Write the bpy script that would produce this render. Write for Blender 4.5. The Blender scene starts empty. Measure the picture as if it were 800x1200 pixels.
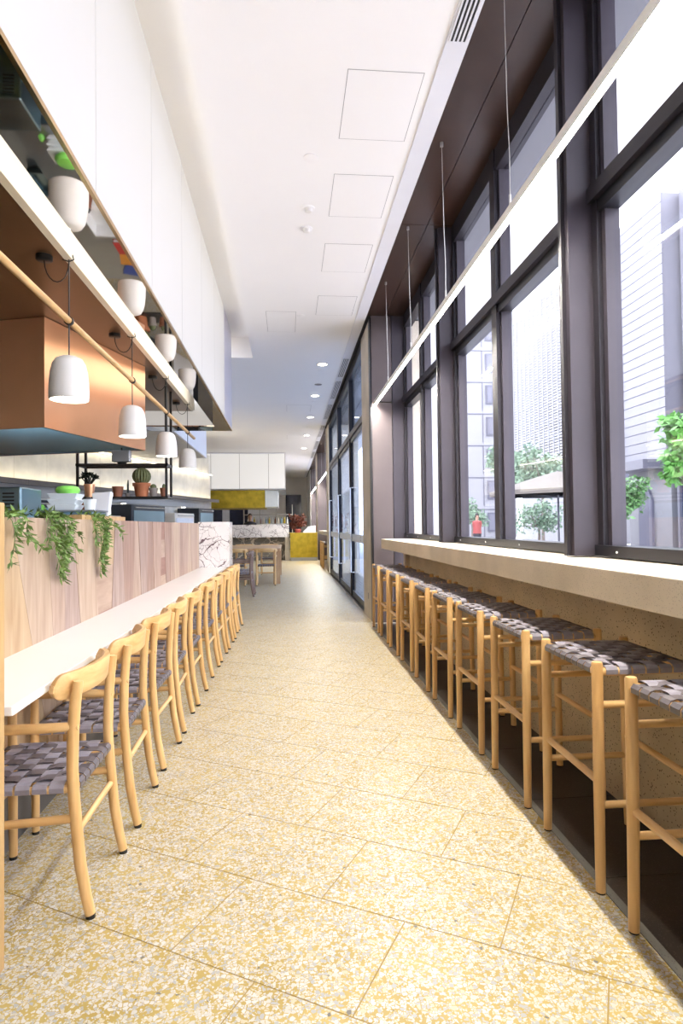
import bpy, bmesh, math, random
from mathutils import Vector, Matrix
random.seed(7)
scene = bpy.context.scene
COL = scene.collection
# ------------------------------------------------------------------ camera
FPX, EYE = 711.0, 1.25
yaw, pitch, roll = 0.0884, 0.0225, 0.012
fw = Vector((math.sin(yaw)*math.cos(pitch), math.cos(yaw)*math.cos(pitch), math.sin(pitch)))
r0 = Vector((math.cos(yaw), -math.sin(yaw), 0)); u0 = r0.cross(fw)
rr = math.cos(roll)*r0 - math.sin(roll)*u0
uu = math.sin(roll)*r0 + math.cos(roll)*u0
cam = bpy.data.cameras.new('camera'); camo = bpy.data.objects.new('camera', cam); COL.objects.link(camo)
camo.matrix_world = Matrix(((rr.x, uu.x, -fw.x, 0), (rr.y, uu.y, -fw.y, 0), (rr.z, uu.z, -fw.z, EYE), (0, 0, 0, 1)))
cam.sensor_fit = 'VERTICAL'; cam.sensor_height = 36; cam.lens = FPX/1200*36; cam.clip_start = .05; cam.clip_end = 400
scene.camera = camo
# ------------------------------------------------------------------ world, exposure
w = bpy.data.worlds.new('sky'); scene.world = w; w.use_nodes = True
bg = w.node_tree.nodes['Background']; bg.inputs[0].default_value = (.92, .93, 1, 1); bg.inputs[1].default_value = 4.8
vs = scene.view_settings
vs.view_transform = 'Standard'; vs.look = 'None'; vs.exposure = 0.95; vs.gamma = 1; vs.use_curve_mapping = False
LED_STRENGTH, PANEL_GLOW, DOWNLIGHT, COVE = 205.0, .23, 12.0, 5.0
# ------------------------------------------------------------------ materials
def new_mat(name):
    m = bpy.data.materials.new(name); m.use_nodes = True
    nt = m.node_tree; return m, nt, nt.nodes['Principled BSDF']
def node(nt, t, **kw):
    n = nt.nodes.new(t)
    for k, v in kw.items():
        if k in n.inputs: n.inputs[k].default_value = v
        else: setattr(n, k, v)
    return n
def coords(nt, world=False, scale=(1, 1, 1), rot=(0, 0, 0), jitter=False):
    mp = node(nt, 'ShaderNodeMapping'); mp.inputs['Scale'].default_value = scale; mp.inputs['Rotation'].default_value = rot
    if world:
        g = node(nt, 'ShaderNodeNewGeometry'); nt.links.new(g.outputs['Position'], mp.inputs['Vector'])
    else:
        g = node(nt, 'ShaderNodeTexCoord'); nt.links.new(g.outputs['Object'], mp.inputs['Vector'])
    if jitter:
        oi = node(nt, 'ShaderNodeObjectInfo'); mu = node(nt, 'ShaderNodeMath', operation='MULTIPLY'); mu.inputs[1].default_value = 37.
        nt.links.new(oi.outputs['Random'], mu.inputs[0]); nt.links.new(mu.outputs[0], mp.inputs['Location'])
    return mp.outputs['Vector']
def ramp(nt, fac, stops, interp='LINEAR'):
    r = node(nt, 'ShaderNodeValToRGB'); r.color_ramp.interpolation = interp
    while len(r.color_ramp.elements) < len(stops): r.color_ramp.elements.new(.5)
    for e, (p, c) in zip(r.color_ramp.elements, stops): e.position = p; e.color = (*c, 1)
    nt.links.new(fac, r.inputs[0]); return r.outputs[0]
def mixc(nt, fac, a, b):
    m = node(nt, 'ShaderNodeMix', data_type='RGBA')
    for k, v in ((0, fac), (6, a), (7, b)):
        if hasattr(v, 'links') or hasattr(v, 'is_linked'): nt.links.new(v, m.inputs[k])
        elif k == 0: m.inputs[0].default_value = v
        else: m.inputs[k].default_value = (*v, 1)
    return m.outputs[2]
def bump(nt, bsdf, h, strength=.2, dist=.01):
    b = node(nt, 'ShaderNodeBump'); b.inputs['Strength'].default_value = strength; b.inputs['Distance'].default_value = dist
    nt.links.new(h, b.inputs['Height']); nt.links.new(b.outputs[0], bsdf.inputs['Normal'])
def plain(name, c, rough=.5, metal=0., var=.06, scale=8, spec=.5):
    m, nt, b = new_mat(name)
    n = node(nt, 'ShaderNodeTexNoise', Scale=scale, Detail=4.); nt.links.new(coords(nt), n.inputs['Vector'])
    lo = tuple(max(0, x*(1-var)) for x in c); hi = tuple(min(1, x*(1+var)) for x in c)
    nt.links.new(ramp(nt, n.outputs[0], [(.3, lo), (.7, hi)]), b.inputs['Base Color'])
    b.inputs['Roughness'].default_value = rough; b.inputs['Metallic'].default_value = metal; b.inputs['Specular IOR Level'].default_value = spec
    return m
def emit(name, c, s, base=(.9, .9, .9)):
    m, nt, b = new_mat(name)
    b.inputs['Base Color'].default_value = (*base, 1); b.inputs['Emission Color'].default_value = (*c, 1)
    b.inputs['Emission Strength'].default_value = s; b.inputs['Roughness'].default_value = .4
    return m
def wood(name, lo, hi, axis=2, rough=.38, world=False, stretch=14, rot=(0, 0, 0)):
    m, nt, b = new_mat(name)
    s = [stretch]*3; s[axis] = 1.2
    v = coords(nt, world, tuple(s), rot, jitter=not world)
    n = node(nt, 'ShaderNodeTexNoise', Scale=2.2, Detail=6., Distortion=.6); nt.links.new(v, n.inputs['Vector'])
    nt.links.new(ramp(nt, n.outputs[0], [(.32, lo), (.68, hi)]), b.inputs['Base Color'])
    b.inputs['Roughness'].default_value = rough
    bump(nt, b, n.outputs[0], .08, .002)
    return m
def metal(name, c, rough, patch=.5, scale=2.5, stretch=(1, 1, 1), met=1.):
    m, nt, b = new_mat(name)
    n = node(nt, 'ShaderNodeTexNoise', Scale=scale, Detail=3., Roughness=.5); nt.links.new(coords(nt, scale=stretch), n.inputs['Vector'])
    nt.links.new(ramp(nt, n.outputs[0], [(.3, tuple(x*(1-patch*.35) for x in c)), (.7, tuple(min(1, x*(1+patch*.2)) for x in c))]), b.inputs['Base Color'])
    r = node(nt, 'ShaderNodeMapRange'); r.inputs[3].default_value = rough*.75; r.inputs[4].default_value = min(1, rough*1.3)
    nt.links.new(n.outputs[0], r.inputs[0]); nt.links.new(r.outputs[0], b.inputs['Roughness'])
    b.inputs['Metallic'].default_value = met
    return m
def terrazzo_mat():
    m, nt, b = new_mat('yellow terrazzo')
    v = coords(nt, True)
    n0 = node(nt, 'ShaderNodeTexNoise', Scale=30., Detail=2.); nt.links.new(v, n0.inputs['Vector'])
    vm = node(nt, 'ShaderNodeMixRGB'); vm.inputs[0].default_value = .005; nt.links.new(v, vm.inputs[1]); nt.links.new(n0.outputs['Color'], vm.inputs[2])
    col = None
    base = node(nt, 'ShaderNodeTexNoise', Scale=5., Detail=5.); nt.links.new(v, base.inputs['Vector'])
    col = ramp(nt, base.outputs[0], [(.35, (.375, .265, .068)), (.65, (.47, .35, .115))])
    for sc, thr, share in ((140., .08, .55), (78., .09, .6)):
        e = node(nt, 'ShaderNodeTexVoronoi', feature='DISTANCE_TO_EDGE', Scale=sc); nt.links.new(vm.outputs[0], e.inputs['Vector'])
        f = node(nt, 'ShaderNodeTexVoronoi', feature='F1', Scale=sc); nt.links.new(vm.outputs[0], f.inputs['Vector'])
        sep = node(nt, 'ShaderNodeSeparateColor'); nt.links.new(f.outputs['Color'], sep.inputs[0])
        g1 = node(nt, 'ShaderNodeMath', operation='GREATER_THAN'); g1.inputs[1].default_value = thr; nt.links.new(e.outputs['Distance'], g1.inputs[0])
        g2 = node(nt, 'ShaderNodeMath', operation='LESS_THAN'); g2.inputs[1].default_value = share; nt.links.new(sep.outputs[0], g2.inputs[0])
        mu = node(nt, 'ShaderNodeMath', operation='MULTIPLY'); nt.links.new(g1.outputs[0], mu.inputs[0]); nt.links.new(g2.outputs[0], mu.inputs[1])
        chip = ramp(nt, sep.outputs[1], [(0, (.51, .485, .43)), (.35, (.56, .545, .51)), (.62, (.37, .365, .355)), (.84, (.52, .45, .31)), (.99, (.45, .43, .39)), (.995, (.16, .15, .13))], 'CONSTANT')
        col = mixc(nt, mu.outputs[0], col, chip)
    nt.links.new(col, b.inputs['Base Color'])
    b.inputs['Roughness'].default_value = .42; b.inputs['Specular IOR Level'].default_value = .35
    return m
def speck_mat(name, c, speck, scale, share, rough=.6):
    m, nt, b = new_mat(name)
    v = coords(nt, True)
    n = node(nt, 'ShaderNodeTexNoise', Scale=3., Detail=6.); nt.links.new(v, n.inputs['Vector'])
    base = ramp(nt, n.outputs[0], [(.3, tuple(x*.85 for x in c)), (.7, tuple(min(1, x*1.1) for x in c))])
    f = node(nt, 'ShaderNodeTexVoronoi', feature='F1', Scale=scale); nt.links.new(v, f.inputs['Vector'])
    sep = node(nt, 'ShaderNodeSeparateColor'); nt.links.new(f.outputs['Color'], sep.inputs[0])
    g1 = node(nt, 'ShaderNodeMath', operation='LESS_THAN'); g1.inputs[1].default_value = .38; nt.links.new(f.outputs['Distance'], g1.inputs[0])
    g2 = node(nt, 'ShaderNodeMath', operation='LESS_THAN'); g2.inputs[1].default_value = share; nt.links.new(sep.outputs[0], g2.inputs[0])
    mu = node(nt, 'ShaderNodeMath', operation='MULTIPLY'); nt.links.new(g1.outputs[0], mu.inputs[0]); nt.links.new(g2.outputs[0], mu.inputs[1])
    nt.links.new(mixc(nt, mu.outputs[0], base, speck), b.inputs['Base Color'])
    b.inputs['Roughness'].default_value = rough
    bump(nt, b, n.outputs[0], .1, .004)
    return m
def marble_mat(name='veined marble', scale=5.5, base=(.86, .83, .82), vein=(.13, .09, .10)):
    m, nt, b = new_mat(name)
    v = coords(nt, True)
    n = node(nt, 'ShaderNodeTexNoise', Scale=4., Detail=5.); nt.links.new(v, n.inputs['Vector'])
    vm = node(nt, 'ShaderNodeMixRGB'); vm.inputs[0].default_value = .18; nt.links.new(v, vm.inputs[1]); nt.links.new(n.outputs['Color'], vm.inputs[2])
    col = None
    w0 = node(nt, 'ShaderNodeTexNoise', Scale=3., Detail=3.); nt.links.new(v, w0.inputs['Vector'])
    soft = ramp(nt, w0.outputs[0], [(.4, base), (.75, tuple(x*.8 for x in base))])
    for k, (sc, wd) in enumerate(((scale, .045), (scale*2.1, .022))):
        e = node(nt, 'ShaderNodeTexVoronoi', feature='DISTANCE_TO_EDGE', Scale=sc); nt.links.new(vm.outputs[0], e.inputs['Vector'])
        th = node(nt, 'ShaderNodeMapRange'); th.inputs[1].default_value = .35; th.inputs[2].default_value = .7; th.inputs[3].default_value = 0; th.inputs[4].default_value = wd
        nt.links.new(w0.outputs[0], th.inputs[0])
        lt = node(nt, 'ShaderNodeMath', operation='LESS_THAN'); nt.links.new(e.outputs['Distance'], lt.inputs[0]); nt.links.new(th.outputs[0], lt.inputs[1])
        soft = mixc(nt, lt.outputs[0], soft, vein)
    nt.links.new(soft, b.inputs['Base Color']); b.inputs['Roughness'].default_value = .18
    return m
def glass_mat(name, tint=(.96, .97, 1), gloss=.10):
    m = bpy.data.materials.new(name); m.use_nodes = True; nt = m.node_tree; nt.nodes.clear()
    o = node(nt, 'ShaderNodeOutputMaterial'); mx = node(nt, 'ShaderNodeMixShader'); t = node(nt, 'ShaderNodeBsdfTransparent'); g = node(nt, 'ShaderNodeBsdfGlossy')
    t.inputs[0].default_value = (*tint, 1); g.inputs['Roughness'].default_value = .02
    lw = node(nt, 'ShaderNodeLayerWeight'); lw.inputs[0].default_value = .25
    mr = node(nt, 'ShaderNodeMapRange'); mr.inputs[3].default_value = gloss*.4; mr.inputs[4].default_value = gloss*4
    nt.links.new(lw.outputs['Fresnel'], mr.inputs[0]); nt.links.new(mr.outputs[0], mx.inputs[0])
    nt.links.new(t.outputs[0], mx.inputs[1]); nt.links.new(g.outputs[0], mx.inputs[2]); nt.links.new(mx.outputs[0], o.inputs[0])
    return m
M = {}
M['terrazzo'] = terrazzo_mat()
M['grout'] = plain('tile grout', (.33, .225, .065), .8)
M['darkstone'] = speck_mat('dark brown granite', (.022, .015, .011), (.05, .04, .032), 170, .35, .45)
M['edge'] = speck_mat('grey stone edging', (.17, .165, .14), (.12, .11, .10), 160, .3, .6)
M['ceiling'] = plain('white plaster', (.95, .935, .925), .9, var=.01, scale=1)
M['trimwhite'] = plain('white strip', (.82, .82, .86), .6, var=.01)
M['joint'] = plain('grey shadow joint', (.35, .34, .34), .9)
M['bronze'] = plain('dark bronze panel', (.045, .02, .012), .4, .1, var=.25, scale=1.2)
M['brownsoffit'] = plain('brown lacquer', (.16, .085, .04), .3, .3, var=.15, scale=1.5)
M['frame'] = plain('dark anodised frame', (.024, .021, .028), .45, .05, spec=.35, var=.12, scale=3)
M['frameblack'] = plain('black frame', (.018, .018, .024), .35, .3)
M['post'] = plain('grey anodised post', (.046, .039, .05), .48, .05, spec=.35, var=.12, scale=2.5)
M['endpanel'] = plain('taupe metal panel', (.10, .078, .08), .5, .05, var=.08, scale=2)
M['glass'] = glass_mat('clear window glass', gloss=.05)
M['doorglass'] = glass_mat('blue tinted door glass', (.66, .74, .87), .10)
M['concrete'] = speck_mat('pale concrete slab', (.66, .58, .46), (.38, .32, .25), 230, .16, .65)
M['wallspeck'] = speck_mat('speckled beige terrazzo wall', (.56, .46, .31), (.10, .07, .05), 105, .17, .6)
M['beech'] = wood('pale beech', (.62, .36, .135), (.80, .53, .24), 2)
M['beechx'] = wood('pale beech rail', (.62, .36, .135), (.80, .53, .24), 0)
M['beechy'] = wood('pale beech bar', (.60, .35, .13), (.80, .53, .24), 1)
M['oak'] = wood('oak end panel', (.42, .255, .10), (.55, .37, .17), 2, rot=(.6, 0, 0))
M['walnut'] = wood('greyed timber', (.20, .12, .09), (.30, .20, .15), 2)
M['table'] = wood('table timber', (.42, .24, .12), (.60, .38, .2), 2)
TONES = []
for i, (lo, hi) in enumerate([((.46, .30, .215), (.60, .42, .32)), ((.52, .36, .26), (.66, .49, .38)), ((.38, .23, .165), (.50, .33, .25)), ((.58, .41, .28), (.70, .54, .40)), ((.44, .30, .24), (.56, .42, .35))]):
    TONES.append(wood('pink oak veneer %d' % i, tuple(x*.66 for x in lo), tuple(x*.74 for x in hi), 2, .42, stretch=9))
TONEH = wood('pink oak cross grain', (.36, .245, .17), (.48, .35, .26), 1, .42, stretch=9)
TONED = wood('oak diagonal grain', (.40, .265, .145), (.52, .38, .23), 2, .42, stretch=9, rot=(.65, 0, 0))
TONER = wood('red oak inlay', (.23, .105, .075), (.32, .17, .12), 1, .42, stretch=9)
M['strapA'] = plain('grey lavender webbing', (.285, .265, .305), .42, var=.1, scale=40)
M['strapB'] = plain('dark taupe webbing', (.125, .107, .115), .42, var=.12, scale=40)
M['foot'] = plain('black rubber foot', (.012, .012, .012), .6)
M['solid'] = plain('white solid surface', (.86, .83, .79), .22, var=.015, scale=2)
M['plinth'] = plain('dark grey plinth', (.12, .115, .11), .6)
M['panelglow'] = emit('backlit white panel', (1, .95, .89), PANEL_GLOW, (.30, .296, .305))
M['panelfar'] = emit('far backlit panel', (1, .96, .9), .30, (.4, .4, .4))
M['panelfill'] = emit('inner fill panel', (1, .95, .88), 1.1, (.5, .5, .5))  # unseen inner side, glow raised to brighten the beam and soffit
M['panelend'] = plain('unlit lavender panel', (.60, .58, .66), .35, var=.03)
M['goldtrim'] = metal('gold trim', (.72, .5, .25), .2)
M['mirror'] = metal('bronze mirror', (.88, .82, .74), .025, patch=.05)
M['cream'] = plain('cream painted steel', (.86, .80, .69), .5, var=.02)
M['copper'] = plain('brushed copper', (.93, .50, .275), .28, .75, var=.05, scale=1.5)
M['steel'] = metal('blue steel', (.26, .38, .44), .3, .3, 2.)
M['greysteel'] = metal('dull steel', (.45, .46, .48), .4, .3)
M['brass'] = metal('patinated brass', (.62, .47, .06), .36, .7, 5)
M['black'] = plain('black metal', (.012, .012, .013), .4)
M['darksteel'] = plain('dark oven front', (.05, .055, .065), .3, .4)
M['shade'] = plain('matt white ceramic', (.80, .78, .74), .6, var=.02)
M['bulb'] = emit('lamp diffuser', (1, .95, .86), 9.)
M['led'] = emit('led diffuser', (1, .95, .86), LED_STRENGTH)
M['alu'] = plain('aluminium housing', (.55, .54, .52), .35, .7)
M['downlight'] = emit('downlight lens', (1, .93, .82), DOWNLIGHT)
M['cove'] = emit('cove tube', (1, .88, .62), COVE)
M['marble'] = marble_mat()
M['marbledark'] = marble_mat('dark veined marble', 1.6, (.22, .2, .17), (.7, .62, .5))
M['leaf'] = plain('trailing leaf', (.13, .22, .045), .5, var=.45, scale=30)
M['leafdark'] = plain('succulent leaf', (.018, .03, .022), .5, var=.3)
M['cactus'] = plain('cactus skin', (.12, .14, .06), .7, var=.2, scale=30)
M['terracotta'] = plain('terracotta', (.42, .15, .065), .75, var=.12)
M['terradark'] = plain('old terracotta', (.28, .11, .06), .75, var=.2)
M['greyclay'] = plain('grey clay', (.28, .25, .23), .75)
M['greenplastic'] = plain('lime green plastic', (.25, .72, .12), .3, var=.04)
M['frost'] = plain('frosted white plastic', (.72, .78, .80), .35, var=.03)
M['paper'] = plain('white paper', (.85, .86, .88), .6, var=.03)
M['kitchenwall'] = plain('cream limewashed panel', (.74, .70, .60), .7, var=.12, scale=3)
M['bulkhead'] = plain('grey bulkhead', (.55, .53, .48), .6, var=.03)
M['slat'] = plain('grey ceiling slat', (.62, .59, .54), .5)
M['backdark'] = plain('dark recess', (.20, .17, .14), .7)
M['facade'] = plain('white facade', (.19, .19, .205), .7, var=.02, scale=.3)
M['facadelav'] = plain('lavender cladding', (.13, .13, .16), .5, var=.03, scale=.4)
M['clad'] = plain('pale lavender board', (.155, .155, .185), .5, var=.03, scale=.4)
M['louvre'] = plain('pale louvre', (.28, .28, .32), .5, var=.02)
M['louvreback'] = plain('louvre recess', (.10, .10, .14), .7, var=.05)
M['winpane'] = plain('facade window', (.09, .10, .135), .15, var=.15, scale=.5)
M['windark'] = plain('dark shop glass', (.035, .04, .075), .12, var=.3, scale=1)
M['winframe'] = plain('facade window frame', (.09, .09, .115), .5)
M['paving'] = plain('pale paving', (.50, .50, .53), .8, var=.06, scale=1)
M['treeleaf'] = plain('tree leaf', (.07, .17, .05), .5, var=.5, scale=3)
M['treeleafb'] = plain('bright tree leaf', (.10, .30, .05), .5, var=.4, scale=3)
M['treepale'] = plain('pale tree leaf', (.16, .24, .16), .6, var=.4, scale=3)
M['bark'] = plain('bark', (.16, .13, .11), .8, var=.2)
M['canvas'] = plain('umbrella canvas', (.13, .115, .10), .8)
M['red'] = plain('red cloth', (.34, .07, .065), .7)
M['flower'] = plain('dried red leaf', (.17, .045, .025), .7, var=.5, scale=12)
M['skin'] = plain('skin', (.45, .26, .18), .55)
M['cloth'] = plain('dark shirt', (.03, .03, .04), .8)
M['hair'] = plain('dark hair', (.012, .009, .008), .6)
M['reflection_mark'] = plain('grey reflection', (.25, .25, .28), .6)
M['soil'] = plain('soil', (.06, .04, .03), .9)
# ------------------------------------------------------------------ mesh helpers
class MB:
    def __init__(s): s.v = []; s.f = []
    def add(s, vs_, fs):
        o = len(s.v); s.v += [tuple(p) for p in vs_]; s.f += [tuple(i+o for i in f) for f in fs]; return s
    def box(s, x0, x1, y0, y1, z0, z1):
        vs_ = [(x, y, z) for z in (z0, z1) for y in (y0, y1) for x in (x0, x1)]
        return s.add(vs_, [(0, 2, 3, 1), (4, 5, 7, 6), (0, 1, 5, 4), (2, 6, 7, 3), (0, 4, 6, 2), (1, 3, 7, 5)])
    def prism(s, poly, z0, z1):
        n = len(poly)
        vs_ = [(x, y, z0) for x, y in poly]+[(x, y, z1) for x, y in poly]
        return s.add(vs_, [tuple(range(n))[::-1], tuple(range(n, 2*n))]+[(i, (i+1) % n, n+(i+1) % n, n+i) for i in range(n)])
    def prism_x(s, poly, x0, x1):       # polygon in (y, z)
        n = len(poly)
        vs_ = [(x0, y, z) for y, z in poly]+[(x1, y, z) for y, z in poly]
        return s.add(vs_, [tuple(range(n))[::-1], tuple(range(n, 2*n))]+[(i, (i+1) % n, n+(i+1) % n, n+i) for i in range(n)])
    def tube(s, pts, r, n=10, cap=True):
        pts = [Vector(p) for p in pts]; rs = r if isinstance(r, (list, tuple)) else [r]*len(pts)
        d0 = (pts[1]-pts[0]).normalized(); a = Vector((0, 0, 1)) if abs(d0.z) < .9 else Vector((1, 0, 0))
        u = d0.cross(a).normalized(); o = len(s.v); prev = d0
        for i, p in enumerate(pts):
            d = (pts[min(i+1, len(pts)-1)]-pts[max(i-1, 0)]).normalized()
            u = (u-d*u.dot(d)).normalized(); v_ = d.cross(u)
            for k in range(n):
                t = 2*math.pi*k/n; s.v.append(tuple(p+(u*math.cos(t)+v_*math.sin(t))*rs[i]))
        for i in range(len(pts)-1):
            for k in range(n):
                a_, b_ = o+i*n+k, o+i*n+(k+1) % n; s.f.append((a_, b_, b_+n, a_+n))
        if cap: s.f.append(tuple(o+k for k in range(n))[::-1]); s.f.append(tuple(o+(len(pts)-1)*n+k for k in range(n)))
        return s
    def lathe(s, prof, c=(0, 0, 0), n=24, closed=False):
        o = len(s.v); m = len(prof)
        for r_, z in prof:
            for k in range(n):
                t = 2*math.pi*k/n; s.v.append((c[0]+r_*math.cos(t), c[1]+r_*math.sin(t), c[2]+z))
        for i in range(m-1 if not closed else m):
            j = (i+1) % m
            for k in range(n):
                s.f.append((o+i*n+k, o+i*n+(k+1) % n, o+j*n+(k+1) % n, o+j*n+k))
        if not closed:
            s.f.append(tuple(o+k for k in range(n))[::-1]); s.f.append(tuple(o+(m-1)*n+k for k in range(n)))
        return s
    def loft(s, rings):
        o = len(s.v); n = len(rings[0])
        for r_ in rings: s.v += [tuple(p) for p in r_]
        for i in range(len(rings)-1):
            for k in range(n):
                s.f.append((o+i*n+k, o+i*n+(k+1) % n, o+(i+1)*n+(k+1) % n, o+(i+1)*n+k))
        s.f.append(tuple(o+k for k in range(n))[::-1]); s.f.append(tuple(o+(len(rings)-1)*n+k for k in range(n)))
        return s
    def sphere(s, c, r_, n=12, m=8, sq=(1, 1, 1)):
        rings = []
        for i in range(m+1):
            t = math.pi*i/m; q = max(.001, math.sin(t))
            rings.append([(c[0]+r_*sq[0]*q*math.cos(2*math.pi*k/n), c[1]+r_*sq[1]*q*math.sin(2*math.pi*k/n), c[2]-r_*sq[2]*math.cos(t)) for k in range(n)])
        return s.loft(rings)
    def mesh(s, name, mat, smooth=False, bev=0):
        me = bpy.data.meshes.new(name); me.from_pydata(s.v, [], s.f); me.update()
        bm = bmesh.new(); bm.from_mesh(me)
        if bev:
            ed = [e for e in bm.edges if len(e.link_faces) == 2 and e.calc_face_angle(0) > .6]
            bmesh.ops.bevel(bm, geom=ed, offset=bev, segments=2, affect='EDGES', profile=.5)
        bmesh.ops.recalc_face_normals(bm, faces=bm.faces); bm.to_mesh(me); bm.free()
        if smooth:
            for p in me.polygons: p.use_smooth = True
            try: me.set_sharp_from_angle(angle=.7)
            except Exception: pass
        me.materials.append(mat if not isinstance(mat, str) else M[mat]); return me
    def obj(s, name, mat, parent=None, smooth=False, bev=0, loc=None, kind=None):
        return put(name, s.mesh(name, mat, smooth, bev), parent, loc, kind)
def put(name, me, parent=None, loc=None, kind=None, rot=None):
    o = bpy.data.objects.new(name, me); COL.objects.link(o); o.parent = parent
    if loc is not None: o.location = loc
    if rot is not None: o.rotation_euler = rot
    if kind: o['kind'] = kind
    return o
def thing(name, label, cat, loc=(0, 0, 0), rz=0, group=None):
    o = bpy.data.objects.new(name, None); COL.objects.link(o); o.location = loc; o.rotation_euler = (0, 0, rz); o.empty_display_size = .1
    return tag(o, label, cat, group)
def tag(o, label, cat, group=None):
    o['label'] = label; o['category'] = cat
    if group: o['group'] = group
    return o
def struct_empty(name, loc=(0, 0, 0)):
    o = bpy.data.objects.new(name, None); COL.objects.link(o); o.location = loc; o['kind'] = 'structure'; return o
def kids(o): return [c for c in bpy.data.objects if c.parent == o]
TREE = {}
def dup(root, loc, rz, label, group=None):
    if root.name not in TREE:
        TREE[root.name] = [(c, kids(c)) for c in kids(root)]
    n = root.copy(); COL.objects.link(n); n.location = loc; n.rotation_euler = (0, 0, rz); n['label'] = label
    if group: n['group'] = group
    for c, gs in TREE[root.name]:
        d = c.copy(); COL.objects.link(d); d.parent = n
        for g in gs:
            e = g.copy(); COL.objects.link(e); e.parent = d
    return n
ORD = ['first', 'second', 'third', 'fourth', 'fifth', 'sixth', 'seventh', 'eighth', 'ninth', 'tenth', 'eleventh']
# ------------------------------------------------------------------ floor
CEIL = 3.95
Y0, YT, YEND = -3.0, 8.35, 34.0
floor = MB().box(-9, 1.055, Y0, YEND, -.10, -.0012).obj('floor', 'grout', kind='structure')
ang = math.radians(-30); ua = Vector((math.cos(ang), math.sin(ang))); va = Vector((-math.sin(ang), math.cos(ang)))
TX0, TX1, TY0 = -1.30, 1.055, .8
def clip(poly, axis, lim, keep_less):
    out = []
    for i in range(len(poly)):
        a, b = poly[i], poly[(i+1) % len(poly)]
        ia = (a[axis] <= lim) == keep_less; ib = (b[axis] <= lim) == keep_less
        if ia: out.append(a)
        if ia != ib:
            t = (lim-a[axis])/(b[axis]-a[axis]); out.append((a[0]+t*(b[0]-a[0]), a[1]+t*(b[1]-a[1])))
    return out
g = .0022
for row in range(-4, 22):
    v0 = 1.43+.407*row
    off = -1.24 if row % 2 == 0 else -.945
    for k in range(-14, 12):
        u_ = off+.589*k
        cs = [(u_+g, v0+g), (u_+.589-g, v0+g), (u_+.589-g, v0+.407-g), (u_+g, v0+.407-g)]
        poly = [tuple(ua*a+va*b) for a, b in cs]
        for ax, lim, less in ((0, TX0, False), (0, TX1, True), (1, TY0, False), (1, YT, True)):
            if poly: poly = clip(poly, ax, lim, less)
        if len(poly) < 3: continue
        A = sum(poly[i][0]*poly[(i+1) % len(poly)][1]-poly[(i+1) % len(poly)][0]*poly[i][1] for i in range(len(poly)))/2
        if abs(A) < .004: continue
        MB().prism(poly, -.03, 0).obj('tile', 'terrazzo', floor)
MB().box(-9, 1.055, YT+.004, YEND, -.05, 0).obj('far_slab', 'terrazzo', floor)
MB().box(-9, TX0-.002, Y0, YT, -.05, 0).obj('side_slab', 'terrazzo', floor)
MB().box(TX0, 1.055, Y0, TY0-.002, -.05, 0).obj('near_slab', 'terrazzo', floor)
MB().box(1.057, 1.087, Y0, 7.7, -.05, .001).obj('stone_edging', 'edge', floor)
y = -1.0
dt = MB().box(1.0885, 1.49, 0, .612, -.05, -.002).mesh('dark_tile', 'darkstone')
while y < 7.6:
    put('dark_tile', dt, floor, (0, y, 0)); y += .616
MB().box(1.087, 1.5, -3, 7.75, -.1, -.012).obj('dark_bed', 'plinth', floor)
MB().box(1.055, 1.9, 7.75, YEND, -.1, -.002).obj('threshold_slab', 'concrete', floor)
# ------------------------------------------------------------------ ceiling
XR = -.53      # edge of the light cove
ceil = MB().box(XR, .905, Y0, YEND, CEIL, CEIL+.4).obj('ceiling', 'ceiling', kind='structure')
MB().box(-9, XR, 9.73, YEND, CEIL, CEIL+.4).obj('ceiling_field', 'ceiling', ceil)
MB().box(-1.6, XR, Y0, 9.73, 4.28, 4.4).obj('cove_top', 'ceiling', ceil)
MB().box(.905, 1.034, Y0, YEND, CEIL-.012, CEIL+.3).obj('edge_strip', 'trimwhite', ceil)
def access_panel(x0, x1, y0, y1):
    m = MB(); t = .004
    for a in ((x0, x1, y0, y0+t), (x0, x1, y1-t, y1), (x0, x0+t, y0, y1), (x1-t, x1, y0, y1)): m.box(*a, CEIL-.0012, CEIL+.01)
    m.obj('access_panel_joint', 'joint', ceil)
    MB().box(x0+t, x1-t, y0+t, y1-t, CEIL-.0018, CEIL+.01).obj('access_panel', 'ceiling', ceil)
for a, b in ((3.507, 4.155), (4.58, 5.22), (5.73, 6.37), (7.05, 7.7), (2.2, 2.85)): access_panel(.38, .843, a, b)
access_panel(-.25, .13, 7.6, 8.4)
for a, b in ((13.5, 14.3), (18, 18.8)): access_panel(.0, .55, a, b)
# bronze soffit over the window bench
sof = MB().box(1.034, 1.95, Y0, 34, CEIL+.045, CEIL+.3).obj('ceiling_bronze_bed', 'frameblack', kind='structure')
for y0, y1 in ((-2.2, .33), (.33, 2.84), (2.84, 5.36), (5.36, 7.75), (16.8, 19.6), (19.6, 22.4), (22.4, 25.2), (25.2, 28), (28, 31)):
    MB().box(1.036, 1.286, y0+.003, y1-.003, CEIL+.02, CEIL+.06).obj('bronze_panel', 'bronze', sof)
    MB().box(1.292, 1.62, y0+.003, y1-.003, CEIL+.02, CEIL+.06).obj('bronze_panel', 'bronze', sof)
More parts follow.
